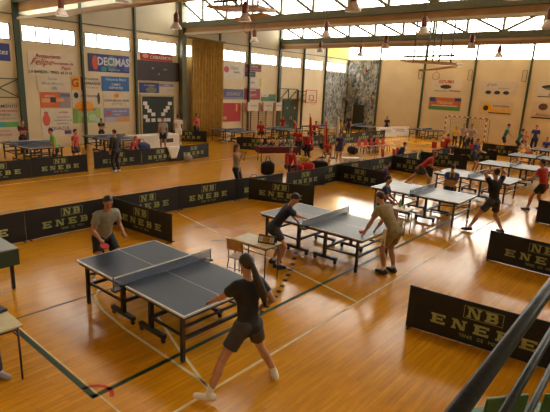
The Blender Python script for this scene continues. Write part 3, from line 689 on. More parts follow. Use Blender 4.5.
B = [((-10.72, -.5), (-10.74, 1.9), None),
 ((-10.72, 1.93), (-10.74, 4.1), 'black barrier with ENEBE lettering cut by the left edge, nearest of its row'),
 ((-10.74, 4.13), (-10.76, 6.28), 'black NB ENEBE barrier behind the man in the grey shirt'),
 ((-10.76, 6.31), (-10.74, 8.4), 'black barrier behind the cross panel at the back of the first court'),
 ((-10.74, 8.43), (-10.55, 10.55), 'black NB ENEBE barrier right of centre behind the first court, before the woman filming'),
 ((-10.55, 10.58), (-10.3, 12.65), 'black barrier behind the second court below the dark grey bag'),
 ((-10.62, 6.25), (-8.45, 6.42), 'black cross barrier right behind the grey shirt man facing the camera'),
 ((-10.35, 11.0), (-8.25, 11.72), 'black cross barrier at the left end of the second table'),
 ((-10.3, 12.9), (-10.2, 15.0), 'black NB ENEBE barrier in front of the seated red tracksuit person'),
 ((-10.2, 15.02), (-10.3, 16.15), 'short looking black barrier joining at the corner of the third court'),
 ((-10.3, 16.2), (-8.15, 16.15), 'black NB ENEBE cross barrier left of the crouching person in blue'),
 ((-10.32, 16.35), (-10.15, 18.5), 'black barrier behind the crouching person in blue'),
 ((-10.15, 18.55), (-10.15, 20.7), 'black barrier below the row of dark bags'),
 ((-10.25, 20.8), (-8.05, 20.6), 'black NB ENEBE barrier to the left of the leaning red player'),
 ((-10.2, 21.0), (-10.0, 23.2), 'black barrier running back below the red chairs'),
 ((-10.0, 23.7), (-7.8, 24.3), 'black barrier with faint lettering right of the leaning red player'),
 ((-9.9, 24.9), (-9.8, 27.0), 'black barrier in the far row behind the player in the blue shirt'),
 ((-9.6, 27.4), (-7.5, 28.3), 'black cross barrier left of the far teal shirt player'),
 ((-9.6, 29.4), (-9.6, 31.5), 'black barrier before the handball goal at right'),
 ((-9.5, 32.2), (-7.4, 32.4), 'farthest black barrier below the handball goal'),
 ((-2.72, 6.68), (-.55, 6.95), 'large near black barrier behind the green handrail at bottom right'),
 ((-2.78, 11.0), (-.6, 10.95), 'black NB ENEBE barrier at the right edge, middle of the three'),
 ((-2.76, 15.7), (-.6, 15.6), 'black barrier end beside the red shirt man at the right edge'),
 ((-17.75, 5.0), (-17.7, 7.15), 'black barrier at far left in front of the first far table'),
 ((-17.75, 7.2), (-17.75, 9.35), 'black NB ENEBE barrier before the green shirt person'),
 ((-18.1, 9.85), (-17.95, 12.0), 'black NB ENEBE barrier beside the person in the dark coat'),
 ((-17.95, 12.05), (-17.95, 14.0), 'black barrier with a white cloth hanging over its end'),
 ((-17.95, 14.05), (-18.1, 16.1), 'black NB ENEBE barrier in front of the white shirt man'),
 ((-24.5, 18.6), (-22.9, 20.2), 'dark barrier at the foot of the golden curtain'),
 ((-19.5, 19.55), (-17.9, 21.1), 'dark barrier behind the woman filming, before the far table'),
 ((-17.75, 21.3), (-17.75, 23.4), 'dark barrier behind the red trophy table'),
 ((-17.75, 23.5), (-17.75, 25.6), 'dark barrier behind the flags'),
 ((-17.75, 25.7), (-17.75, 27.8), 'dark barrier behind the children with the white flag'),
 ((-17.75, 27.9), (-17.75, 30.0), 'dark barrier at the foot of the climbing wall, left part'),
 ((-17.75, 30.1), (-17.75, 32.2), 'dark barrier at the foot of the climbing wall, right part'),
 ((-17.75, 32.3), (-17.75, 34.5), 'dark barrier left of the white advertising boards')]
for a, b, lab in B:
    if lab: barrier(a, b, lab)
#PEOPLE
# ------------------------------------------------------------------ people (each body one smooth continuous surface)
def smin(a, b, k):
    h = np.clip(.5+.5*(b-a)/k, 0, 1); return b*(1-h)+a*h-k*h*(1-h)
def V3(*a): return np.array(a, float)
def unit(v): v = np.asarray(v, float); return v/(np.linalg.norm(v)+1e-9)
class Sdf:
    """a list of rounded cones and ellipsoids blended into one surface"""
    def __init__(s): s.p = []; s.cut = []
    def cone(s, a, b, ra, rb, k=.02, flat=None): s.p.append(('c', V3(*a), V3(*b), ra, rb, k, flat)); return s
    def ell(s, c, r, R=None, k=.02): s.p.append(('e', V3(*c), V3(*r), np.eye(3) if R is None else R, 0, k, None)); return s
    def plane(s, pt, n, where=None): s.cut.append(('p', V3(*pt), unit(n), where)); return s      # keeps the side opposite to n
    def hole(s, a, b, r): s.cut.append(('h', V3(*a), V3(*b), r)); return s
    def mesh(s, name, m_, h, parent):
        lo = np.full(3, 9.); hi = np.full(3, -9.)
        for q in s.p:
            if q[0] == 'c':
                r = max(q[3], q[4])+.03; lo = np.minimum(lo, np.minimum(q[1], q[2])-r); hi = np.maximum(hi, np.maximum(q[1], q[2])+r)
            else: r = max(q[2])+.03; lo = np.minimum(lo, q[1]-r); hi = np.maximum(hi, q[1]+r)
        n = np.ceil((hi-lo)/h).astype(int)+2
        ax = [lo[i]+h*np.arange(n[i]) for i in range(3)]
        D = np.full(n, 1., np.float32)
        for q in s.p:
            if q[0] == 'c': r = max(q[3], q[4])+q[5]+2.5*h; a = np.minimum(q[1], q[2])-r; b = np.maximum(q[1], q[2])+r
            else: r = max(q[2])+q[5]+2.5*h; a = q[1]-r; b = q[1]+r
            i0 = np.maximum(0, ((a-lo)/h).astype(int)); i1 = np.minimum(n, ((b-lo)/h).astype(int)+2)
            sl = tuple(slice(i0[i], i1[i]) for i in range(3))
            P = np.stack(np.meshgrid(*[ax[i][sl[i]] for i in range(3)], indexing='ij'), -1)
            if q[0] == 'c':
                _, A, Bq, ra, rb, k, fl = q
                X = P-A; d = Bq-A
                if fl is not None:
                    nn, f = fl; nn = np.asarray(nn); X = X+(f-1)*(X@nn)[..., None]*nn; d = d+(f-1)*(d@nn)*nn
                L = max(d@d, 1e-9); t = np.clip((X@d)/L, 0, 1)
                dist = np.linalg.norm(X-t[..., None]*d, axis=-1)-(ra+(rb-ra)*t)
            else:
                _, c, rad, R, _, k, _ = q
                X = (P-c)@R; kk = np.linalg.norm(X/rad, axis=-1); dist = (kk-1)*min(rad)
            D[sl] = smin(D[sl], dist.astype(np.float32), k)
        if s.cut:
            P = np.stack(np.meshgrid(*ax, indexing='ij'), -1)
            for q in s.cut:
                if q[0] == 'p':
                    d = (P-q[1])@q[2]
                    if q[3] is not None: d = np.where(np.linalg.norm(P-V3(*q[3][0]), axis=-1) < q[3][1], d, -1)
                    D = np.maximum(D, d)
                else:
                    d = q[2]-q[1]; X = P-q[1]; t = np.clip((X@d)/(d@d), 0, 1); D = np.maximum(D, q[3]-np.linalg.norm(X-t[..., None]*d, axis=-1))
        vs, fs = surface_nets(D, lo, h)
        mb = MB(); mb.add([tuple(v) for v in vs.tolist()], [tuple(f) for f in fs.tolist()], True)
        return mb.build(name, m_, parent)
def surface_nets(D, lo, h):
    S = D < 0; n = D.shape
    c = sum(S[i:n[0]-1+i, j:n[1]-1+j, k:n[2]-1+k].astype(np.int8) for i in (0, 1) for j in (0, 1) for k in (0, 1))
    cells = np.argwhere((c > 0) & (c < 8)); idx = -np.ones(c.shape, int); idx[tuple(cells.T)] = np.arange(len(cells))
    acc = np.zeros((len(cells), 3)); cnt = np.zeros(len(cells))
    corner = [(i, j, k) for i in (0, 1) for j in (0, 1) for k in (0, 1)]
    for a in corner:
        for ax_ in range(3):
            if a[ax_]: continue
            b = list(a); b[ax_] = 1
            da = D[tuple((cells+a).T)]; db = D[tuple((cells+b).T)]; mk = (da < 0) != (db < 0)
            t = np.where(mk, da/(da-db+1e-12), 0); p = np.tile(np.array(a, float), (len(cells), 1)); p[:, ax_] = t
            acc[mk] += p[mk]; cnt[mk] += 1
    vs = lo+h*(cells+acc/cnt[:, None]); fs = []
    for ax_ in range(3):
        u, v = [(1, 2), (2, 0), (0, 1)][ax_]
        sa = [slice(None)]*3; sb = [slice(None)]*3; sa[ax_] = slice(0, n[ax_]-1); sb[ax_] = slice(1, n[ax_])
        A = S[tuple(sa)]; Bs = S[tuple(sb)]; E = np.argwhere(A != Bs); E = E[(E[:, u] > 0) & (E[:, v] > 0) & (E[:, u] < n[u]-1) & (E[:, v] < n[v]-1)]
        ins = A[tuple(E.T)]
        def g(du, dv): e = E.copy(); e[:, u] -= du; e[:, v] -= dv; return idx[tuple(e.T)]
        q = np.stack([g(0, 0), g(1, 0), g(1, 1), g(0, 1)], 1); q[~ins] = q[~ins][:, ::-1]; fs.append(q)
    return vs, np.concatenate(fs)
def ik(a, t, l1, l2, hint):
    a = V3(*a); t = V3(*t); d = t-a; L = np.linalg.norm(d); mx = (l1+l2)*.995
    if L > mx: d = d*mx/L; L = mx; t = a+d
    x = (l1*l1-l2*l2+L*L)/(2*L); hgt = math.sqrt(max(l1*l1-x*x, 0)); u = d/L; hh = V3(*hint); hh = unit(hh-u*(hh@u))
    return a+u*x+hh*hgt, t
def rotm(ax_, a):
    ax_ = unit(ax_); c, s_ = math.cos(a), math.sin(a); x, y, z = ax_
    K = np.array([[0, -z, y], [z, 0, -x], [-y, x, 0]]); return np.eye(3)+s_*K+(1-c)*K@K
BASE = dict(hip=.92, hipx=0., hipy=0., lean=4, side=0, twist=0, lh=(-.27, .08, .82), rh=(.27, .08, .82), lf=(-.11, 0, .09), rf=(.11, 0, .09), lt=(-.15, 1), rt=(.15, 1),
            look=(0, 1, -.1), elb=(0, -1, -.2), lelb=None, relb=None, knee=(0, 1, .1), lk=None, rk=None)
POSES = dict(
    stand={}, armsfold=dict(lh=(.1, .22, 1.15), rh=(-.08, .25, 1.2), elb=(0, -.4, -1)),
    filming=dict(lh=(-.06, .3, 1.45), rh=(.08, .28, 1.47), elb=(0, 0, -1), lean=-2),
    ready=dict(hip=.80, hipy=-.12, lean=32, lh=(-.32, .38, .95), rh=(.34, .40, .92), lf=(-.30, -.02, .09), rf=(.30, .0, .09), lt=(-.3, 1), rt=(.3, 1), elb=(0, -.6, -1)),
    lunge=dict(hip=.78, hipy=-.05, lean=45, lh=(-.35, .2, .9), rh=(.3, .55, .85), lf=(-.25, -.45, .09), rf=(.25, .3, .09), elb=(0, -.2, -1)),
    sit=dict(hip=.52, hipy=-.1, lean=10, lh=(-.14, .3, .62), rh=(.14, .3, .62), lf=(-.13, .38, .09), rf=(.13, .38, .09), elb=(0, -.5, -.8)),
    sitback=dict(hip=.52, hipy=-.1, lean=4, lh=(-.12, .28, .66), rh=(.12, .28, .66), lf=(-.13, .38, .09), rf=(.13, .38, .09), elb=(-.0, -.5, -.8)),
    crouch=dict(hip=.32, hipy=-.12, lean=25, lh=(-.15, .3, .55), rh=(.15, .32, .55), lf=(-.15, .05, .09), rf=(.15, .05, .09), elb=(0, -.3, -1)),
    floorsit=dict(hip=.14, hipy=-.1, lean=18, lh=(-.2, .32, .42), rh=(.2, .32, .42), lf=(-.15, .45, .09), rf=(.15, .45, .09), elb=(0, -.3, -1)),
    headhands=dict(lh=(-.13, .02, 1.70), rh=(.13, .02, 1.70), elb=(0, .25, .05), lelb=(-1, .5, .0), relb=(1, .5, .0), lf=(-.28, .12, .09), rf=(.28, -.12, .09), hip=.87),
    hips=dict(lh=(-.2, .06, .98), rh=(.2, .06, .98), lelb=(-1, -.5, 0), relb=(1, -.5, 0)))
def person(loc, head, pose, label, top='grey', bottom='black', trousers=False, H=1.75, h=.022, hair=None, hairstyle='short', skin=None, shoe='white', female=False, sleeve=.6, socks=True, eyes=False, group=None, child=False, **kw):
    P = dict(BASE); P.update(POSES[pose]); P.update(kw); s_ = H/1.75; skin = skin or M_SKIN; hair = hair or M_HAIR
    sc = lambda v: V3(*v)*s_
    hip = V3(P['hipx'], P['hipy'], P['hip'])*s_; le = math.radians(P['lean']); sd = math.radians(P['side'])
    T = unit(V3(math.sin(sd), math.sin(le), math.cos(le)*math.cos(sd)))
    tw = math.radians(P['twist']); Rt = rotm(T, tw)
    X = unit(np.cross(unit(V3(0, math.cos(le), -math.sin(le))), T)); fwd0 = np.cross(T, X)
    Xs = Rt@X; fw_ = Rt@fwd0
    wd = (.90 if female else 1.0)
    chest = hip+T*.40*s_; shC = hip+T*.50*s_; neck = hip+T*.585*s_
    lo_ = unit(P['look']); hd = neck+(T*.4+V3(0, 0, .6))*.155*s_+lo_*.025*s_
    hl = hip-X*.095*s_-V3(0, 0, .02)*s_; hr = hip+X*.095*s_-V3(0, 0, .02)*s_
    sl = shC-Xs*.175*wd*s_; sr = shC+Xs*.175*wd*s_
    hx = unit(np.cross(lo_, V3(0, 0, 1))); hu = np.cross(hx, lo_); HR = np.stack([hx, lo_, hu], 1)
    body = Sdf(); dep = (fw_, 1.35)
    body.cone(hip-X*.06*s_, hip+X*.06*s_, .115*s_, .115*s_, .03, (fwd0, 1.1))
    body.cone(hip, chest, .118*s_, .130*wd*s_, .04, dep)
    body.cone(chest-Xs*.07*s_, chest+Xs*.07*s_, .115*wd*s_, .115*wd*s_, .04, dep)
    body.cone(shC-Xs*.13*wd*s_, shC+Xs*.13*wd*s_, .062*s_, .062*s_, .05)
    body.cone(shC+T*.02*s_, hd-hu*.03*s_, .056*s_, .050*s_, .03)
    g = 1.12 if child else 1.0
    hh = s_*g
    body.ell(hd+hu*.03*hh-lo_*.008*hh, (.076*hh, .094*hh, .098*hh), HR, .01)
    body.ell(hd-hu*.045*hh+lo_*.025*hh, (.055*hh, .060*hh, .068*hh), HR, .03)
    fine = h < .016
    body.cone(hd+hu*.01*hh+lo_*.085*hh, hd-hu*.02*hh+lo_*.100*hh, .010*hh, .014*hh, .012)
    for sg in (-1, 1): body.ell(hd+hx*sg*.078*hh-lo_*.005*hh, (.012*hh, .020*hh, .032*hh), HR, .008)
    if fine: body.cone(hd-hu*.052*hh+lo_*.078*hh-hx*.018*hh, hd-hu*.052*hh+lo_*.078*hh+hx*.018*hh, .008*hh, .008*hh, .006)
    shirt = Sdf(); shorts = Sdf(); hands = {}
    o_ = .016*s_
    shirt.cone(hip-T*.03*s_-X*.055*s_, hip-T*.03*s_+X*.055*s_, .118*s_+o_, .118*s_+o_, .03, (fwd0, 1.1))
    shirt.cone(hip, chest, .120*s_+o_, .134*wd*s_+o_, .04, dep)
    shirt.cone(chest-Xs*.07*s_, chest+Xs*.07*s_, .115*wd*s_+o_, .115*wd*s_+o_, .04, dep)
    shirt.cone(shC-Xs*.13*wd*s_, shC+Xs*.13*wd*s_, .062*s_+o_, .062*s_+o_, .05)
    for nm, sh, sg in (('l', sl, -1), ('r', sr, 1)):
        hint = P[nm+'elb'] or P['elb']; hint = V3(*hint)+V3(sg*.35, 0, 0)
        tgt = sc(P[nm+'h'])
        el, wr = ik(sh, tgt, .285*s_, .245*s_, hint)
        d = unit(wr-el)
        body.cone(sh, sh*.4+el*.6, .052*s_*wd, .046*s_*wd, .03).cone(sh*.4+el*.6, el, .046*s_*wd, .037*s_, .02)
        body.cone(el, el*.6+wr*.4, .038*s_, .038*s_, .02).cone(el*.6+wr*.4, wr, .038*s_, .024*s_, .02)
        side = unit(np.cross(d, V3(0, 0, 1)) if abs(d[2]) < .9 else V3(0, 1, 0)); pn = unit(np.cross(side, d)); 
        if pn[2] > 0 and abs(d[2]) < .9: pn = -pn
        if abs(d[2]) >= .9: pn = unit(V3(-sg, 0, 0)-d*(V3(-sg, 0, 0)@d)); side = unit(np.cross(pn, d))
        pe = wr+d*.085*s_
        body.cone(wr+d*.01*s_, pe, .026*s_, .030*s_, .01, (pn, 1.7))
        grip = P.get(nm+'grip', False); cu1, cu2 = (1.1, 2.3) if grip else (.25, .6)
        if h < .024:
            fr_ = max(.0085*s_, h*.62)
            for q, ln in ((-1.5, .068), (-.5, .078), (.5, .074), (1.5, .058)):
                b0 = pe+side*q*.0185*s_; d1 = d*math.cos(cu1)+pn*math.sin(cu1); d2 = d*math.cos(cu2)+pn*math.sin(cu2)
                b1 = b0+d1*ln*.5*s_; b2 = b1+d2*ln*.5*s_
                body.cone(b0-d*.02*s_, b1, fr_, fr_*.95, .004).cone(b1, b2, fr_*.95, fr_*.8, .004)
            ts = -1 if (side@V3(sg, 0, 0)) > 0 else 1
            t0 = wr+d*.03*s_+side*ts*.022*s_; t1 = t0+(side*ts*.7+d*.6+pn*.25)*.035*s_; t2 = t1+(d*.9+pn*.4)*.03*s_
            body.cone(t0, t1, fr_*1.25, fr_*1.1, .006).cone(t1, t2, fr_*1.1, fr_*.9, .004)
        else: body.cone(pe, pe+(d*.8+pn*.5)*.055*s_, .026*s_, .018*s_, .01, (pn, 1.5))
        hands[nm] = (wr, d, pn, side)
        e2 = sh+(el-sh)*sleeve
        shirt.cone(sh, e2+(el-sh)*.12, .052*s_*wd+o_, .050*s_+o_*1.2, .03)
        if sleeve < 1: shirt.plane(e2, el-sh, (e2+(el-sh)*.2, .13*s_))
        else: shirt.cone(el, el*.15+wr*.85, .042*s_+o_*.7, .030*s_+o_*.6, .02)
    shirt.plane(hip-T*.125*s_, -T, (hip-T*.15*s_, .26*s_)); shirt.hole(shC+T*.03*s_, neck+T*.08*s_+fw_*.02*s_, .066*s_)
    kn_ = {}
    for nm, hj, sg in (('l', hl, -1), ('r', hr, 1)):
        kh = V3(*(P[nm+'k'] or P['knee']))+V3(sg*.12, 0, 0)
        kn, an = ik(hj, sc(P[nm+'f']), .43*s_, .42*s_, kh); kn_[nm] = kn
        body.cone(hj, hj*.35+kn*.65, .085*s_, .064*s_, .03).cone(hj*.35+kn*.65, kn, .064*s_, .052*s_, .02)
        cf = unit(kn-hj)*0; back = unit(V3(0, -1, 0)-(an-kn)*0)
        body.cone(kn, kn*.65+an*.35, .052*s_, .056*s_, .02).cone(kn*.65+an*.35-V3(0, .01, 0)*s_, an, .054*s_, .034*s_, .02)
        tx, ty = P[nm+'t']; td = unit(V3(tx, ty, 0)); az = an[2]
        toe = an+td*.155*s_; toe[2] = an[2]-.055*s_; heel = an-td*.045*s_; heel[2] = an[2]-.045*s_
        body.cone(heel, toe, .030*s_, .026*s_, .02)
        sho = Sdf(); sho.cone(heel+V3(0, 0, .004), toe*.4+heel*.6, .042*s_, .043*s_, .02).cone(toe*.4+heel*.6, toe+td*.01*s_, .043*s_, .036*s_, .02).cone(heel+V3(0, 0, .01), an-td*.01+V3(0, 0, .0)*s_, .042*s_, .040*s_, .02)
        sho.plane(V3(0, 0, an[2]-.084*s_), V3(0, 0, -1))
        P['_sho_'+nm] = sho
        if socks: P['_sock_'+nm] = Sdf().cone(an, an+(kn-an)*.20, .041*s_, .042*s_, .01).plane(an+(kn-an)*.24, kn-an)
        if trousers:
            shorts.cone(hj, kn, .092*s_+.01, .062*s_+.01, .03).cone(kn, an+(kn-an)*.06, .062*s_+.01, .052*s_+.006, .02)
        else:
            e3 = hj+(kn-hj)*(.66); shorts.cone(hj, e3+(kn-hj)*.1, .094*s_+.012, .082*s_+.014, .04); shorts.plane(e3, kn-hj, (e3+(kn-hj)*.22, .14*s_))
    shorts.cone(hip-X*.06*s_-T*.02*s_, hip+X*.06*s_-T*.02*s_, .120*s_+.012, .120*s_+.012, .04, (fwd0, 1.1))
    shorts.plane(hip+T*.07*s_, T, (hip+T*.1*s_, .25*s_))
    root = body.mesh('person', skin, h, None)
    shirt.mesh('shirt', cm(top) if isinstance(top, str) else top, h, root); shorts.mesh('trousers' if trousers else 'shorts', cm(bottom), h, root)
    for nm in 'lr':
        P['_sho_'+nm].mesh('shoe', cm(shoe), min(h, .016), root)
        if socks and not trousers: P['_sock_'+nm].mesh('sock', cm('white'), min(h, .016), root)
    hs = Sdf(); hc = hd+hu*.034*hh-lo_*.010*hh
    if hairstyle == 'short':
        hs.ell(hc, (.082*hh, .100*hh, .103*hh), HR, .01); hs.plane(hc-hu*.085*hh, -hu, None); hs.plane(hc+unit(lo_-hu)*.026*hh, lo_-hu, None)
    elif hairstyle == 'long':
        hs.ell(hc, (.092*hh, .110*hh, .112*hh), HR, .01); hs.cone(hc-lo_*.05*hh, hc-lo_*.075*hh-hu*.17*hh, .075*hh, .045*hh, .03); hs.plane(hc+lo_*.05*hh, lo_-hu*.75, (hc+lo_*.1, .16))
    elif hairstyle == 'ponytail':
        hs.ell(hc, (.086*hh, .104*hh, .106*hh), HR, .01); hs.plane(hc+unit(lo_-hu)*.03*hh, lo_-hu, (hc+lo_*.1-hu*.05, .15))
        b_ = hc-lo_*.10*hh-hu*.03*hh; c_ = neck-fw_*.15*s_+T*(-.02)*s_+Xs*.03*s_; d_ = c_-T*.16*s_-fw_*.03*s_+Xs*.05*s_; e_ = d_-T*.17*s_+Xs*.04*s_
        hs.cone(b_, c_, .030*s_, .048*s_, .02).cone(c_, d_, .050*s_, .052*s_, .02).cone(d_, e_, .050*s_, .015*s_, .02)
    elif hairstyle == 'cap':
        hs.ell(hc, (.090*hh, .108*hh, .108*hh), HR, .01); hs.plane(hc+hu*.02*hh, -hu); hs.cone(hc+lo_*.07*hh+hu*.028*hh, hc+lo_*.14*hh+hu*.022*hh, .05*hh, .04*hh, .01, (hu, 3.5))
    hs.mesh('cap' if hairstyle == 'cap' else 'hair', hair, min(h, .018), root)
    if eyes:
        for sg in (-1, 1):
            c = hd+hu*.012*hh+lo_*.083*hh+hx*sg*.030*hh; MB().ball(tuple(c), .010*hh, 8).build('eye', M_EYE, root)
        c = hd-hu*.052*hh+lo_*.086*hh; MB().ball(tuple(c), (.02*hh, .006*hh, .005*hh), 8).build('mouth', mat('lips', (.25, .07, .05), .5), root)
    root.location = (loc[0], loc[1], 0); root.rotation_euler.z = math.radians(head)
    tag(root, label, 'person', group)
    M_ = Matrix.Translation((loc[0], loc[1], 0)) @ Matrix.Rotation(math.radians(head), 4, 'Z')
    return root, {k: (M_ @ Vector(v[0]), (M_.to_3x3() @ Vector(v[1])).normalized(), (M_.to_3x3() @ Vector(v[2])).normalized(), (M_.to_3x3() @ Vector(v[3])).normalized()) for k, v in hands.items()}, M_
def racket(hand, label, col=(.45, .02, .02), flip=False):
    wr, d, pn, side = hand
    R = Matrix((side, d, pn)).transposed().to_4x4(); R.translation = wr+d*.07+pn*.022
    e = empty('table_tennis_racket'); e.matrix_world = R; tag(e, label, 'racket', 'rackets')
    n = 18; prof = [(.076*math.sin(2*PI*k/n), .105+.08*math.cos(2*PI*k/n)) for k in range(n)]
    for nm, z0, z1, m_ in (('rubber', .001, .006, M_BLACK if flip else pm(col, 'rubber')), ('rubber', -.006, -.001, pm(col, 'rubber') if flip else M_BLACK)):
        vs = [(x, y, z) for z in (z0, z1) for x, y in prof]
        MB().add(vs, [tuple(reversed(range(n))), tuple(range(n, 2*n))]+[(k, (k+1) % n, n+(k+1) % n, n+k) for k in range(n)]).build(nm, m_, e)
    MB().box((0, -.02, 0), (.026, .11, .022)).build('handle', M_WOOD, e)
def to_local(M_, p): return tuple(M_.inverted() @ Vector(p))
def frame(x, y, head): return Matrix.Translation((x, y, 0)) @ Matrix.Rotation(math.radians(head), 4, 'Z')
def L_(x, y, head, p): v = frame(x, y, head).inverted() @ Vector(p); return tuple(v)

# --- the four players and the near table area
# ponytail player at the near table end, back to us
px, py, hdg = -3.50, 3.66, 84
_, hnd, M2 = person((px, py), hdg, 'stand', 'person with long dark ponytail, black t-shirt and dark shorts, legs wide apart', 'black', 'darkgrey', h=.0115, hairstyle='ponytail', H=1.74,
       hip=.86, hipx=.09, hipy=-.02, lean=7, side=3, lh=L_(px, py, hdg, (-4.08, 3.62, .95)), rh=L_(px, py, hdg, (-3.52, 4.04, .98)), elb=(0, -.5, -1), lf=L_(px, py, hdg, (-3.56, 3.18, .09)), rf=L_(px, py, hdg, (-3.32, 4.12, .09)),
       lt=(-.55, .8), rt=(.5, .85), look=(.0, 1, -.22), rgrip=True, shoe='white')
racket(hnd['r'], 'red racket in the right hand of the ponytail player')
# man in the grey shirt
px, py, hdg = -7.58, 4.26, -95
_, hnd, _m = person((px, py), hdg, 'ready', 'person in grey t-shirt and black shorts holding a red racket, facing us', 'grey', 'black', h=.0115, H=1.76, eyes=True, skin=M_SKIN2,
       hip=.83, hipy=-.08, lean=22, lh=L_(px, py, hdg, (-7.30, 4.46, .95)), rh=L_(px, py, hdg, (-7.26, 3.98, .93)), elb=(0, -.7, -.5), lf=(-.20, -.05, .09), rf=(.26, .0, .09), look=(.1, 1, -.45), rgrip=True)
racket(hnd['r'], 'red racket in the hand of the grey shirt man', flip=True)
# man in navy at the second table, leaning over it
px, py, hdg = -5.85, 7.10, -48
person((px, py), hdg, 'lunge', 'person in a navy shirt and long dark shorts leaning over the second table', 'navy', 'dark', h=.0125, H=1.74,
       hip=.86, hipy=-.08, lean=36, lh=L_(px, py, hdg, (-5.86, 7.78, .84)), rh=L_(px, py, hdg, (-5.50, 7.98, .83)), elb=(0, -.3, -.6), lf=(-.14, -.06, .09), rf=(.14, .02, .09), look=(.15, 1, -.8), shoe='dkblue')
# man in olive at the second table
px, py, hdg = -4.0, 8.50, 78
r_, hnd, m4 = person((px, py), hdg, 'lunge', 'person in olive t-shirt and khaki shorts leaning both hands on the second table', 'olive', 'khaki', h=.0115, H=1.78, hair=M_HAIR2,
       hip=.92, hipy=-.06, lean=40, lh=L_(px, py, hdg, (-4.45, 8.18, .80)), rh=L_(px, py, hdg, (-4.42, 8.62, .80)), elb=(0, -.2, -.5), lf=(-.12, .0, .09), rf=(.13, -.04, .09), look=(.0, 1, -.55), shoe='darkgrey')
tw_ = MB(); vs = []
for j in range(7):
    for i in range(5): vs.append((-.22-.02*math.sin(i*1.6), -.04+.022*i, .98-.06*j+.01*math.sin(i+j)))
tw_.add(vs, [(j*5+i, j*5+i+1, (j+1)*5+i+1, (j+1)*5+i) for j in range(6) for i in range(4)], True)
o = tw_.build('hand_towel', cm('white')); o.matrix_world = m4; md = o.modifiers.new('s', 'SOLIDIFY'); md.thickness = .02
tag(o, 'small white towel tucked into the waistband of the khaki shorts', 'towel')
e = empty('table_tennis_racket', (-4.62, 8.42, .771), 0, 'red racket lying on the second table under the olive shirt player', 'racket', 'rackets'); e.rotation_euler = (0, 0, .8)
MB().lathe([(.078, -.008), (.078, -.001)], n=18).build('rubber', M_BLACK, e); MB().lathe([(.078, 0), (.078, .006)], n=18).build('rubber', M_RED, e); MB().box((0, -.11, 0), (.026, .1, .016)).build('handle', M_WOOD, e)
# man with hands on head
person((-3.42, 13.28), 62, 'headhands', 'person in black t-shirt and grey shorts with both hands on the head', 'black', 'darkgrey', h=.0135, H=1.82, lf=(-.42, .28, .09), rf=(.34, -.1, .09), hip=.86, shoe='dark', lt=(-.8, .6), look=(0, 1, .1))
_, hnd, _m = person((-3.12, 17.35), 70, 'ready', 'person in a red t-shirt and black shorts at the right edge', 'red', 'black', h=.018, H=1.76, hip=.88, lean=14, lf=(-.28, .12, .09), rf=(.2, -.05, .09), lh=(-.3, .3, 1.0), rh=(.3, .3, 1.05), shoe='darkgrey', skin=M_SKIN2)
racket(hnd['l'], 'racket in the hand of the red shirt player at the right edge')
# seated umpires and helpers
r_, _h, m7 = person((-5.6, 16.1), 20, 'sit', 'seated person in a blue shirt with yellow number 11 on the back', 'blue', 'black', h=.018, H=1.72)
t_ = text_mb('11', .26, (0, -.275, 1.02), (1, 0, 0), (0, 0, 1), .03, bold=.02); o = t_.build('shirt_number', cm('yellow'), r_)
person((-6.0, 12.1), -75, 'sit', 'person in a dark blue shirt seated behind the olive shirt man', 'dkblue', 'black', h=.018, H=1.70)
_, hnd, _m = person((-7.35, 17.7), -60, 'lunge', 'person in red shirt and grey shorts lunging at the fourth table', 'red', 'darkgrey', h=.018, H=1.72, hip=.84, lf=(-.3, -.55, .09), rf=(.22, .3, .09), shoe='red', hair=M_RED, hairstyle='cap')
racket(hnd['r'], 'racket in the hand of the leaning red shirt player')
_, hnd, _m = person((-7.15, 23.45), -100, 'ready', 'person in purple blue shirt standing at the left of the fifth table', 'blue', 'navy', H=1.72, hip=.88, lean=10, lf=(-.15, 0, .09), rf=(.17, 0, .09), lh=(-.1, .3, 1.1), rh=(.12, .3, 1.1))
racket(hnd['r'], 'racket held in front of the purple blue shirt player')
person((-8.45, 16.6), -60, 'crouch', 'crouching person in a dark blue jacket at the end of the cross barrier', 'purple', 'dark', trousers=True, H=1.6, sleeve=1)
person((-10.55, 22.3), -45, 'sit', 'person in a blue top seated on red chairs behind the barriers', 'dkblue', 'maroon', trousers=True, H=1.65, sleeve=1, lean=30)
person((-10.7, 29.1), -30, 'sit', 'person in a red top seated below the handball goal', 'red', 'dark', trousers=True, H=1.68)
person((-11.15, 11.2), -70, 'filming', 'person in beige top and black trousers filming in the middle of the hall', 'brown', 'black', trousers=True, H=1.68, hairstyle='long', female=True, hair=M_HAIR2, h=.018)
person((-12.1, 15.3), -120, 'floorsit', 'person in a red tracksuit top sitting with a black bag behind the barrier', 'red', 'dark', trousers=True, H=1.72, hip=.45, sleeve=1, h=.018, lean=14)
# people round the left hand tables
person((-22.95, 9.05), -95, 'armsfold', 'person in a dark red top standing behind the far left table', 'maroon', 'navy', trousers=True, H=1.62)
person((-18.45, 8.47), -200, 'stand', 'person in a bright green t-shirt standing with back to us at the far left table', 'green', 'dark', trousers=True, H=1.68, lean=12)
person((-19.3, 9.67), -60, 'stand', 'child in a red t-shirt walking between the two far left tables', 'red', 'dark', H=1.5, lf=(-.12, .25, .09), rf=(.12, -.2, .09), child=True)
person((-24.4, 13.8), -95, 'armsfold', 'person in a black t-shirt standing against the wall under the blue orange banner', 'black', 'dark', trousers=True, H=1.5)
person((-16.98, 10.2), 100, 'stand', 'person in a long dark coat and dark trousers standing in front of the far barrier', 'dark', 'dark', trousers=True, H=1.68, sleeve=1)
person((-18.9, 12.2), -60, 'crouch', 'crouching person in a red top behind the far barrier', 'red', 'dark', trousers=True, H=1.6, hip=.5, hair=M_RED)
person((-21.2, 15.6), -135, 'stand', 'person in a loose white t-shirt and dark shorts facing us before the white desk', 'lilac', 'navy', H=1.75, skin=M_SKIN2)
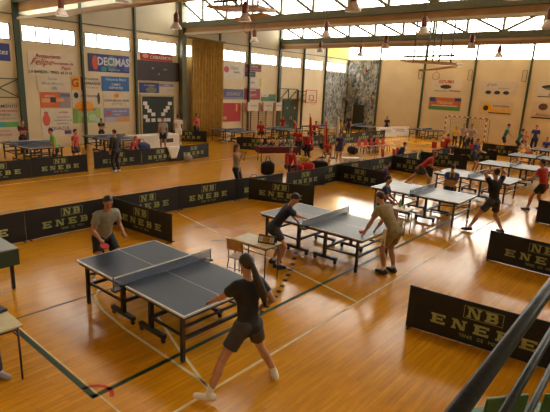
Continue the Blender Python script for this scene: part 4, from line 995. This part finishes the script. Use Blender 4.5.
person((-22.6, 17.75), 60, 'stand', 'person in white shirt and white shorts standing beside the white desk', 'white', 'white', H=1.76)
person((-23.7, 20.0), -75, 'stand', 'person in a red t-shirt and black shorts in front of the golden curtain', 'red', 'black', H=1.75, hip=.9, rh=(.4, .3, 1.1))
person((-20.8, 23.1), -150, 'ready', 'person in a red t-shirt standing at the table below the wall bars', 'red', 'black', H=1.62)
person((-23.1, 28.1), -150, 'stand', 'person in a red t-shirt before the green door, left one', 'red', 'dark', trousers=True, H=1.5)
person((-19.9, 25.7), 130, 'stand', 'person in a loose red shirt before the green door, right one', 'red', 'dark', trousers=True, H=1.62, lean=15)
person((-19.0, 26.5), -110, 'ready', 'small person in red reaching out beside the cream backboard', 'red', 'dark', H=1.7)
person((-15.5, 20.3), -160, 'stand', 'person in a red polo shirt behind the trophy table, bending', 'red', 'dark', trousers=True, H=1.6, lean=25)
person((-14.6, 19.94), 60, 'stand', 'person in a red jacket between trophy table and red flags', 'red', 'dark', trousers=True, H=1.42, sleeve=1)
person((-15.0, 20.6), 120, 'stand', 'child in a white and red top beside the red flag', 'white', 'dark', trousers=True, H=1.2, child=True)
person((-13.75, 20.5), -130, 'crouch', 'child in a pink red top crouching beside the white flag', 'red', 'dark', H=1.45, child=True, hip=.5)
person((-13.3, 20.9), -130, 'stand', 'child in a blue top and shorts standing under the white flag', 'dkblue', 'dkblue', H=1.45, child=True)
person((-18.8, 29.6), 150, 'stand', 'person in a yellow t-shirt before the climbing wall', 'yellow', 'dark', trousers=True, H=1.5)
person((-20.6, 33.6), 170, 'stand', 'person in a dark blue top at the foot of the climbing wall', 'dkblue', 'dark', trousers=True, H=1.70)
person((-18.9, 36.9), -160, 'stand', 'small person in dark blue standing at the right of the climbing wall', 'dkblue', 'dark', trousers=True, H=1.62)
person((-14.6, 26.6), -120, 'crouch', 'person in navy crouching with bags before the red chairs', 'navy', 'dark', trousers=True, H=1.6)
# right background
person((-12.1, 34.3), -150, 'stand', 'person in a yellow top standing in the handball goal', 'yellow', 'dark', trousers=True, H=1.45)
person((-11.2, 33.2), -150, 'armsfold', 'person in a grey top standing in the handball goal', 'lilac', 'dark', trousers=True, H=1.72)
person((-10.5, 32.3), 150, 'stand', 'person in a white top beside the right post of the handball goal', 'white', 'dark', trousers=True, H=1.52)
person((-10.15, 31.6), -150, 'hips', 'person in a pale top half hidden at the right goal post', 'lilac', 'dark', trousers=True, H=1.85)
_, hnd, _m = person((-8.6, 34.0), -75, 'ready', 'person in a green and teal shirt playing at the farthest table', 'teal', 'dark', H=1.95, hip=.92, lean=12)
person((-7.9, 34.6), -75, 'ready', 'dark haired person in a dark teal top beside the green and teal shirt player', 'teal', 'dark', H=1.8, lean=18)
person((-8.2, 37.2), -150, 'ready', 'small person in pink behind the farthest table', 'pink', 'dark', H=1.55)
person((-7.3, 36.0), 180, 'stand', 'person in a blue t-shirt by the far wall at the right', 'blue', 'dark', trousers=True, H=1.9)
person((-6.1, 33.6), 170, 'sit', 'person in purple blue seated at the right edge of the hall', 'blue', 'dark', trousers=True, H=1.72)
person((-6.2, 29.3), 160, 'ready', 'person in white and pink bending behind the sixth table', 'white', 'red', H=1.6, lean=45)
# seated spectator at the lower left: legs show beside the desk
person((-6.17, 1.52), -75, 'sit', 'seated person at the lower left edge of whom the grey sneakers show', 'dark', 'dark', trousers=True, H=1.75, lf=(-.13, .42, .09), rf=(.10, .50, .09), lt=(-.1, 1), shoe='lilac')
# ------------------------------------------------------------------ furniture and small things
def school_table(loc, rz, label, w_=.70, d_=.50, h_=.75, leg=M_GREEN, name='folding_table', cat='table'):
    e = empty(name, loc, rz, label, cat)
    MB().box((0, 0, h_-.012), (w_, d_, .024)).build('tabletop', M_BEIGE, e, bevel=.006)
    for sx in (-1, 1):
        for sy in (-1, 1): MB().tube([(sx*(w_/2-.05), sy*(d_/2-.05), 0.01), (sx*(w_/2-.05), sy*(d_/2-.05), h_-.024)], .013, 8).build('leg', leg, e)
    f = MB()
    for sy in (-1, 1): f.tube([(-w_/2+.05, sy*(d_/2-.05), h_-.06), (w_/2-.05, sy*(d_/2-.05), h_-.06)], .011, 6); f.tube([(-w_/2+.05, sy*(d_/2-.05), h_-.16), (w_/2-.05, sy*(d_/2-.05), h_-.16)], .008, 6)
    for sx in (-1, 1): f.tube([(sx*(w_/2-.05), -d_/2+.05, h_-.06), (sx*(w_/2-.05), d_/2-.05, h_-.06)], .011, 6)
    f.build('frame', leg, e); return e
school_table((-5.75, 6.38, 0), .05, 'small beige school table with thin metal legs in front of the navy shirt player', w_=.85, d_=.50)
school_table((-5.1, 11.3, 0), 0, 'small pale table with a cup behind the olive shirt man', w_=.5, d_=.45, h_=.70)
school_table((-6.08, 1.72, 0), 0, 'beige desk with dark metal legs at the lower left edge', w_=1.2, d_=.52, leg=mat('dark_maroon_steel', (.05, .02, .02), .5))
def score_flipper(loc, rz, label):
    e = empty('score_counter', loc, rz, label, 'score counter')
    for s in (-1, 1):
        v = [(-.17, s*.075, 0), (.17, s*.075, 0), (.17, s*.01, .15), (-.17, s*.01, .15), (-.17, s*.069, 0), (.17, s*.069, 0), (.17, s*.004, .15), (-.17, s*.004, .15)]
        MB().add(v, [(0,1,2,3),(7,6,5,4),(0,4,5,1),(1,5,6,2),(2,6,7,3),(3,7,4,0)]).build('stand_board', M_BLACK, e)
    sl = Vector((0, .065, .15)).normalized()
    for k, (x, wd_, c) in enumerate(((-.115, .07, WT), (-.04, .06, (.8, .35, .05)), (.025, .05, (.8, .35, .05)), (.105, .08, WT))):
        cd = MB().box((0, 0, 0), (wd_, .004, .10), Matrix.Rotation(-.41, 3, 'X')).build('number_card', pm(c), e); cd.location = (x, -.047, .075)
        t_ = text_mb(['1', '0', '0', '2'][k], .09, (0, -.006, 0), (1, 0, 0), tuple(Vector((0, .4, .917))), .002, bold=.01); t_.build('digit', M_BLACK, cd)
    return e
score_flipper((-5.52, 6.42, .752), .35, 'black score counter with white and orange number cards on the beige table')
e = empty('score_counter', (-6.1, 1.85, .752), .2, 'black folded score counter lying on the desk at the lower left', 'score counter')
MB().box((0, 0, .02), (.34, .2, .035)).build('stand_board', M_BLACK, e); MB().box((.0, 0, .041), (.2, .12, .004)).build('number_card', M_CHARC, e)
e = MB(); e.lathe([(.028, 0), (.036, .10), (.033, .10), (.026, .01)]); tag(e.build('paper_cup', M_WHITE, loc=(-5.05, 11.3, .702)), 'white cup on the small pale table', 'cup')
tag(MB().lathe([(.033, 0), (.033, .15), (.014, .19), (.014, .22)], n=12).build('drink_bottle', pm((.15, .35, .08)), loc=(-5.2, 11.35, .702)), 'green drink bottle beside the white cup', 'bottle')
def chair(loc, rz, label, seatc=M_WOOD, name='school_chair'):
    e = empty(name, loc, rz, label, 'chair', 'school chairs')
    MB().box((0, 0, .45), (.38, .38, .018)).build('seat', seatc, e, bevel=.006)
    MB().box((0, -.20, .72), (.38, .018, .22), Matrix.Rotation(.1, 3, 'X')).build('backrest', seatc, e, bevel=.006)
    for sx in (-1, 1):
        MB().tube([(sx*.17, .20, .01), (sx*.16, .16, .44)], .011, 6).build('leg', M_OLIVE, e)
        MB().tube([(sx*.18, -.24, .01), (sx*.165, -.16, .44), (sx*.165, -.215, .82)], .011, 6).build('leg', M_OLIVE, e)
    MB().tube([(-.17, .18, .25), (.17, .18, .25)], .008, 6).tube([(-.175, -.2, .25), (.175, -.2, .25)], .008, 6).build('stretcher', M_OLIVE, e)
    return e
chair((-5.92, 6.12, 0), .15, 'wooden school chair with steel legs, empty, beside the small beige table')
chair((-5.63, 16.03, 0), math.radians(20), 'yellowish chair under the person with number 11')
chair((-6.05, 12.12, 0), math.radians(-75), 'wooden chair under the dark blue shirt person behind the olive shirt man')
chair((-6.22, 1.55, 0), math.radians(-75), 'chair beside the desk at the lower left edge')
# red plastic chairs
def red_chair(x, y, rz, label, grp):
    e = empty('plastic_chair', (x, y, 0), rz, label, 'chair', grp)
    MB().box((0, 0, .44), (.44, .42, .03)).build('seat', M_RED, e, bevel=.012)
    MB().box((0, -.22, .66), (.44, .03, .38), Matrix.Rotation(.12, 3, 'X')).build('backrest', M_RED, e, bevel=.012)
    for sx in (-1, 1):
        for sy in (-1, 1): MB().tube([(sx*.2, sy*.2, .01), (sx*.17, sy*.15, .43)], .015, 6).build('leg', M_BLACK, e)
for i in range(5): red_chair(-13.9+.12*i-.2, 24.7+.52*i, -PI/2+.1, ['red chair at the near end of the row behind the bags', 'second red chair of the row before the climbing wall', 'middle red chair of the row before the climbing wall', 'fourth red chair of the row before the climbing wall', 'red chair at the far end of the row towards the white boards'][i], 'row of red chairs')
red_chair(-10.75, 22.95, math.radians(-45), 'red chair just right of the seated person in blue', 'red chairs at the barrier')
red_chair(-10.95, 21.7, math.radians(-45), 'red chair just left of the seated person in blue', 'red chairs at the barrier')
red_chair(-10.6, 22.25, math.radians(-45), 'red chair under the seated person in blue', 'red chairs at the barrier')
red_chair(-10.95, 28.2, math.radians(-30), 'red chair left of the red top person below the goal', 'red chairs at the barrier')
red_chair(-10.75, 29.05, math.radians(-30), 'red chair under the red top person below the goal', 'red chairs at the barrier')
red_chair(-9.2, 28.7, math.radians(150), 'single red chair behind the player in the blue shirt', 'red chairs at the barrier')
# bags
def bag(x, y, rz, sx, sy, sz, col, label, name='sports_bag', grp='sports bags'):
    e = empty(name, (x, y, 0), rz, label, 'bag', grp); n = 12; vs = []; fs = []
    for i in range(9):
        t = -1+2*i/8; r_ = (1-abs(t)**3*.35)
        for k in range(n):
            a = 2*PI*k/n; vs.append((t*sx/2, r_*sy/2*math.copysign(abs(math.cos(a))**.7, math.cos(a)), sz/2+r_*sz/2*math.copysign(abs(math.sin(a))**.7, math.sin(a))))
    for i in range(8):
        for k in range(n): fs.append((i*n+k, i*n+(k+1) % n, (i+1)*n+(k+1) % n, (i+1)*n+k))
    fs += [tuple(range(n)), tuple(8*n+k for k in reversed(range(n)))]
    MB().add(vs, fs, True).build('bag_body', cm(col), e)
    MB().tube([(-sx*.22, 0, sz*.95), (-.1*sx, 0, sz*1.25), (.1*sx, 0, sz*1.25), (sx*.22, 0, sz*.95)], .014, 6).build('handle', M_BLACK, e)
bag(-11.35, 12.3, 1.2, .75, .45, .42, 'dark', 'dark grey rounded bag on the floor behind the barrier, left of the tracksuit person')
bag(-12.8, 14.7, .9, .55, .35, .62, 'black', 'black upright bag behind the red tracksuit person')
bag(-12.3, 16.1, .4, .55, .35, .45, 'red', 'bright red bag nearest the tracksuit person')
bag(-12.4, 17.0, .3, .6, .35, .42, 'red', 'second bright red bag beside the black one')
bag(-12.4, 17.9, .6, .8, .4, .42, 'black', 'long black bag right of the red bags')
bag(-14.1, 19.0, .5, .42, .28, .3, 'yellow', 'yellow bag on the floor under the red flags')
for i, (x, y, c, s, l) in enumerate([(-10.8, 18.0, 'dark', .6, 'round dark bag at the near end of the bag row on the long barrier'), (-10.75, 19.2, 'darkgrey', .7, 'grey black bag in the middle of the bag row'), (-10.8, 20.3, 'black', .6, 'black bag at the far end of the bag row'),
        (-10.9, 24.6, 'dkblue', .7, 'blue bag behind the barrier left of the handball goal'), (-10.9, 25.9, 'teal', .6, 'teal bag behind the barrier below the seated red person'), (-15.3, 24.0, 'teal', .6, 'teal bag left of the crouching navy person'), (-14.4, 24.1, 'black', .6, 'black bag left of the red chairs'),
        (-13.9, 26.0, 'white', .4, 'small white bag by the crouching navy person'), (-16.6, 22.6, 'dkblue', .7, 'dark blue bag under the red flags'), (-16.6, 24.4, 'navy', .7, 'navy bag behind the white flag'), (-16.7, 26.6, 'dkblue', .7, 'dark blue bag before the climbing wall'),
        (-10.8, 31.0, 'navy', .7, 'navy bag at the foot of the handball goal')]):
    bag(x, y, i*.5, s, .36, .45, c, l)
# trophy table with its cups
e = empty('trophy_table', (-15.1, 18.0, 0), 1.05, 'table under a dark red cloth set with trophies', 'table')
MB().box((0, 0, .74), (2.0, .7, .03)).build('tabletop', M_WOOD, e)
for sx in (-1, 1):
    for sy in (-1, 1): MB().tube([(sx*.9, sy*.28, .01), (sx*.9, sy*.28, .73)], .02, 6).build('leg', M_GREEN, e)
cl = MB(); cl.box((0, 0, .760), (2.06, .76, .01))
for sy in (-1, 1): cl.box((0, sy*.375, .61), (2.06, .012, .30))
for sx in (-1, 1): cl.box((sx*1.025, 0, .61), (.012, .76, .30))
o = cl.build('tablecloth', cm('maroon')); o.location = (-15.1, 18.0, 0); o.rotation_euler.z = 1.05; tag(o, 'dark red cloth draped over the trophy table', 'tablecloth')
M_GOLD = mat('gilt_metal', (.7, .55, .3), .3, .8)
names = ['leftmost', 'second', 'third', 'fourth', 'fifth', 'rightmost']
t0 = None
for i in range(6):
    if t0 is None:
        t0 = empty('trophy_cup'); MB().lathe([(.055, 0), (.055, .05), (.02, .06), (.015, .12)]).build('base', M_BLACK, t0)
        MB().lathe([(.015, .12), (.06, .17), (.085, .26), (.09, .32), (.08, .32), (.05, .18)]).build('cup', M_GOLD, t0)
        for s in (-1, 1): MB().tube([(s*.085, 0, .30), (s*.13, 0, .28), (s*.12, 0, .21), (s*.065, 0, .19)], .008, 6).build('handle', M_GOLD, t0)
        t = t0
    else: t = copy_tree(t0)
    R_ = Matrix.Rotation(1.05, 3, 'Z') @ Vector((-.8+.3*i, .1*(-1)**i, 0)); t.location = (-15.1+R_.x, 18.0+R_.y, .766)
    tag(t, names[i]+' of the six gilt trophies on the red cloth', 'trophy', 'trophies')
# flags on poles
def flag(x, y, hgt, col, label, c2=None, white=False):
    e = empty('standing_flag', (x, y, 0), 0, label, 'flag')
    MB().lathe([(.22, 0), (.22, .03), (.05, .06), (.03, .12)], n=14).build('base', M_BLACK, e)
    MB().tube([(0, 0, .1), (0, 0, hgt)], .016, 8).ball((0, 0, hgt), .035, 8).build('pole', M_WOOD, e)
    vs = []; nz = 12; nu = 10
    for j in range(nz+1):
        for i in range(nu+1): t = i/nu; z = hgt-.08-(hgt-.6)*j/nz; wd_ = .10+.22*(j/nz); a = .5+t*2.4; vs.append((t*wd_, .05*math.sin(t*14)*(j/nz+.3), z-.1*t))
    fs = [(j*(nu+1)+i, j*(nu+1)+i+1, (j+1)*(nu+1)+i+1, (j+1)*(nu+1)+i) for j in range(nz) for i in range(nu)]
    o = MB().add(vs, fs, True).build('flag_cloth', cm(col), e); md = o.modifiers.new('s', 'SOLIDIFY'); md.thickness = .01
    if c2:
        vs2 = [(v[0], v[1]-.02, v[2]) for v in vs]; f2 = [f for k, f in enumerate(fs) if 3 <= k % nu <= 6]
        o = MB().add(vs2, f2, True).build('flag_stripe', cm(c2), e); md = o.modifiers.new('s', 'SOLIDIFY'); md.thickness = .008
flag(-15.2, 20.75, 2.3, 'red', 'dark red flag on a pole, left of the two red ones'); flag(-14.5, 21.2, 2.1, 'red', 'red flag with an orange yellow stripe on a pole', 'orange')
flag(-14.0, 21.6, 2.4, 'white', 'white flag hanging from a pole beside the children')
# white desk, boxes, boards
e = empty('covered_desk', (-22.3, 15.75, 0), PI/2, 'long desk covered by a white cloth with a red mark, below the results board', 'desk')
MB().box((0, 0, .73), (3.0, .8, .03)).build('tabletop', M_WHITE, e)
MB().box((0, -.40, .37), (3.0, .015, .70)).build('front_cloth', cm('white'), e); MB().box((-1.49, 0, .37), (.015, .8, .70)).build('side_cloth', cm('white'), e); MB().box((1.49, 0, .37), (.015, .8, .70)).build('side_cloth', cm('white'), e)
MB().box((-1.25, -.412, .45), (.25, .01, .35)).build('red_mark', M_RED, e); MB().box((.6, -.412, .42), (.9, .01, .22)).build('lettering', M_CHARC, e)
bag(-20.7, 13.9, 1.57, .8, .5, .6, 'dkblue', 'dark blue bag at the left end of the white desk')
tag(MB().box((0, 0, .19), (.9, .45, .36)).build('white_case', M_WHITE, loc=(-12.2, 20.3, 0), rz=.95), 'long white case on the floor beside the children', 'case')
for i, (x, y) in enumerate(((-18.3, 35.8), (-18.1, 37.9))):
    e = empty('advertising_board', (x, y, 0), 1.1, ['white advertising board with grey words, nearest of the two', 'white advertising board with red corner by the far wall'][i], 'advertising board', 'floor advertising boards')
    MB().box((0, 0, .45), (1.9, .04, .80), Matrix.Rotation(-.3, 3, 'X')).build('board', M_WHITE, e)
    MB().bar((-.8, .3, 0), (-.8, .05, .75), .04).bar((.8, .3, 0), (.8, .05, .75), .04).build('strut', M_OLIVE, e)
    for j in range(3): MB().box((-.1, -.03+.25*(j*.2)*.3-.02*(1-j), .3+.15*j), (1.1, .03, .05), Matrix.Rotation(-.3, 3, 'X')).build('lettering', M_RED if i else pm(GY), e)
# cloth over barrier
vs = []
for j in range(9):
    for i in range(7):
        t = j/8; wd_ = .75*(1-t*.75)+.1; vs.append((-17.93+.035 if j > 1 else -17.95, 13.75+(i/6-.5)*wd_, .735-max(0, j-1)*.085))
o = MB().add(vs, [(j*7+i, j*7+i+1, (j+1)*7+i+1, (j+1)*7+i) for j in range(8) for i in range(6)], True).build('white_towel', cm('white')); md = o.modifiers.new('s', 'SOLIDIFY'); md.thickness = .015
tag(o, 'white towel hanging over the far barrier to a point', 'towel')
e = empty('ball_bag', (-17.5, 14.3, 0), 0, 'pale round bag on the floor at the foot of the far barrier', 'bag'); MB().ball((0, 0, .17), (.25, .2, .17), 12).build('bag_body', cm('lilac'), e); MB().ball((0, 0, .36), (.05, .05, .05), 8).build('knot', cm('white'), e)
# handball goal
e = empty('handball_goal', (-12.55, 37.4, 0), 0, 'handball goal with red and white striped frame before the far wall', 'goal')
for s in (-1, 1):
    fr = MB(); fr2 = MB()
    for k in range(10): (fr if k % 2 else fr2).bb((s*1.54-.04, -.04, .2*k), (s*1.54+.04, .04, .2*k+.2))
    p_ = fr.build('post', mat('goal_red', (.35, .05, .03), .5), e); fr2.build('post_stripe', M_WHITE, p_)
fr = MB(); fr2 = MB()
for k in range(16): (fr if k % 2 else fr2).bb((-1.58+.1975*k, -.04, 2.0), (-1.58+.1975*(k+1), .04, 2.08))
p_ = fr.build('crossbar', MATS['goal_red'], e); fr2.build('crossbar_stripe', M_WHITE, p_)
MB().tube([(-1.5, .05, 2.03), (-1.5, .9, 1.9), (-1.5, 1.1, .03)], .02, 6).tube([(1.5, .05, 2.03), (1.5, .9, 1.9), (1.5, 1.1, .03)], .02, 6).tube([(-1.5, 1.1, .03), (1.5, 1.1, .03)], .02, 6).build('back_frame', M_OLIVE, e)
nt4 = MB()
for k in range(21): x = -1.5+3*k/20; nt4.tube([(x, .9, 1.9), (x, 1.1, .03)], .006, 4); nt4.tube([(x, .04, 2.02), (x, .9, 1.9)], .006, 4)
for k in range(13): z = .05+1.85*k/12; nt4.tube([(-1.5, 1.1-.2*(z/1.9), z), (1.5, 1.1-.2*(z/1.9), z)], .006, 4)
nt4.build('goal_net', M_GREEN, e)
# covered table at the left edge
e = empty('draped_table', (-9.0, 2.45, 0), 0, 'table end with a dark green side and pale top cut by the left edge', 'table')
MB().bb((-.7, -.6, .74), (.8, .55, .76)).build('tabletop', mat('grey_green_top', (.2, .24, .24), .4), e)
sk = MB(); sk.bb((.785, -.6, .46), (.8, .55, .735)); sk.bb((-.7, .535, .46), (.785, .55, .735)); sk.bb((-.7, -.6, .46), (.785, -.585, .735)); sk.build('side_panel', M_GREEN, e)
for sx in (-.6, .7):
    for sy in (-.5, .45): MB().bb((sx-.025, sy-.025, .005), (sx+.025, sy+.025, .735)).build('leg', M_BLACK, e)
# balls on the floor
for i, (x, y, l) in enumerate([(-5.1, 4.9, 'orange ball on the floor beyond the ponytail player'), (-10.3, 10.2, 'white ball on the floor at the foot of the barrier behind the second court')]):
    tag(MB().ball((0, 0, .021), .02, 12).build('table_tennis_ball', cm('white'), loc=(x, y, 0)), l, 'ball', 'balls')
# stand balcony and hand rail at the lower right
M_RAIL = mat('dark_painted_rail', (.012, .018, .020), .28, .1, noise=.3, scale=60)
struct('trim_40', MB().bb((-.12, YN, 1.25), (XR, YF, 1.45)), mat('concrete', (.3, .28, .25), .8))
struct('trim_41', MB().bb((-.05, YN, 0), (.15, YF, 1.25)), M_WALL)
e = empty('hand_rail', (-.33, 0, 1.45), 0, 'dark green painted tubular hand rail with three bars at the lower right', 'railing')
for z, r in ((2.73, .028), (2.33, .021), (1.93, .021)):
    MB().tube([(0, -3, z-1.45), (0, 12, z-1.45)], r, 16).build('rail_bar', M_RAIL, e)
for y in (-2, -.35, 1.32, 6.5):
    MB().bb((-.012, y-.03, -.2), (.012, y+.03, 1.26)).build('post', M_RAIL, e)
    MB().bb((-.012, y-.03, -.2), (.33, y+.03, -.12)).build('anchor_plate', M_RAIL, e)
M_SEAT = mat('green_plastic', (.035, .13, .03), .35)
for x, y, l in ((-.90, 4.42, 'dark green plastic chair at the bottom edge seen between the rails'), (-.52, 4.88, 'dark green plastic chair in the lower right corner below the rails')):
    red_chair(x, y, math.radians(53), l, 'green plastic chairs')
    for o in list(bpy.data.objects):
        if o.get('label') == l:
            o.scale = (1, 1, 1.17)
            for ch in o.children:
                if ch.data.materials[0] == M_RED: ch.data.materials[0] = M_SEAT
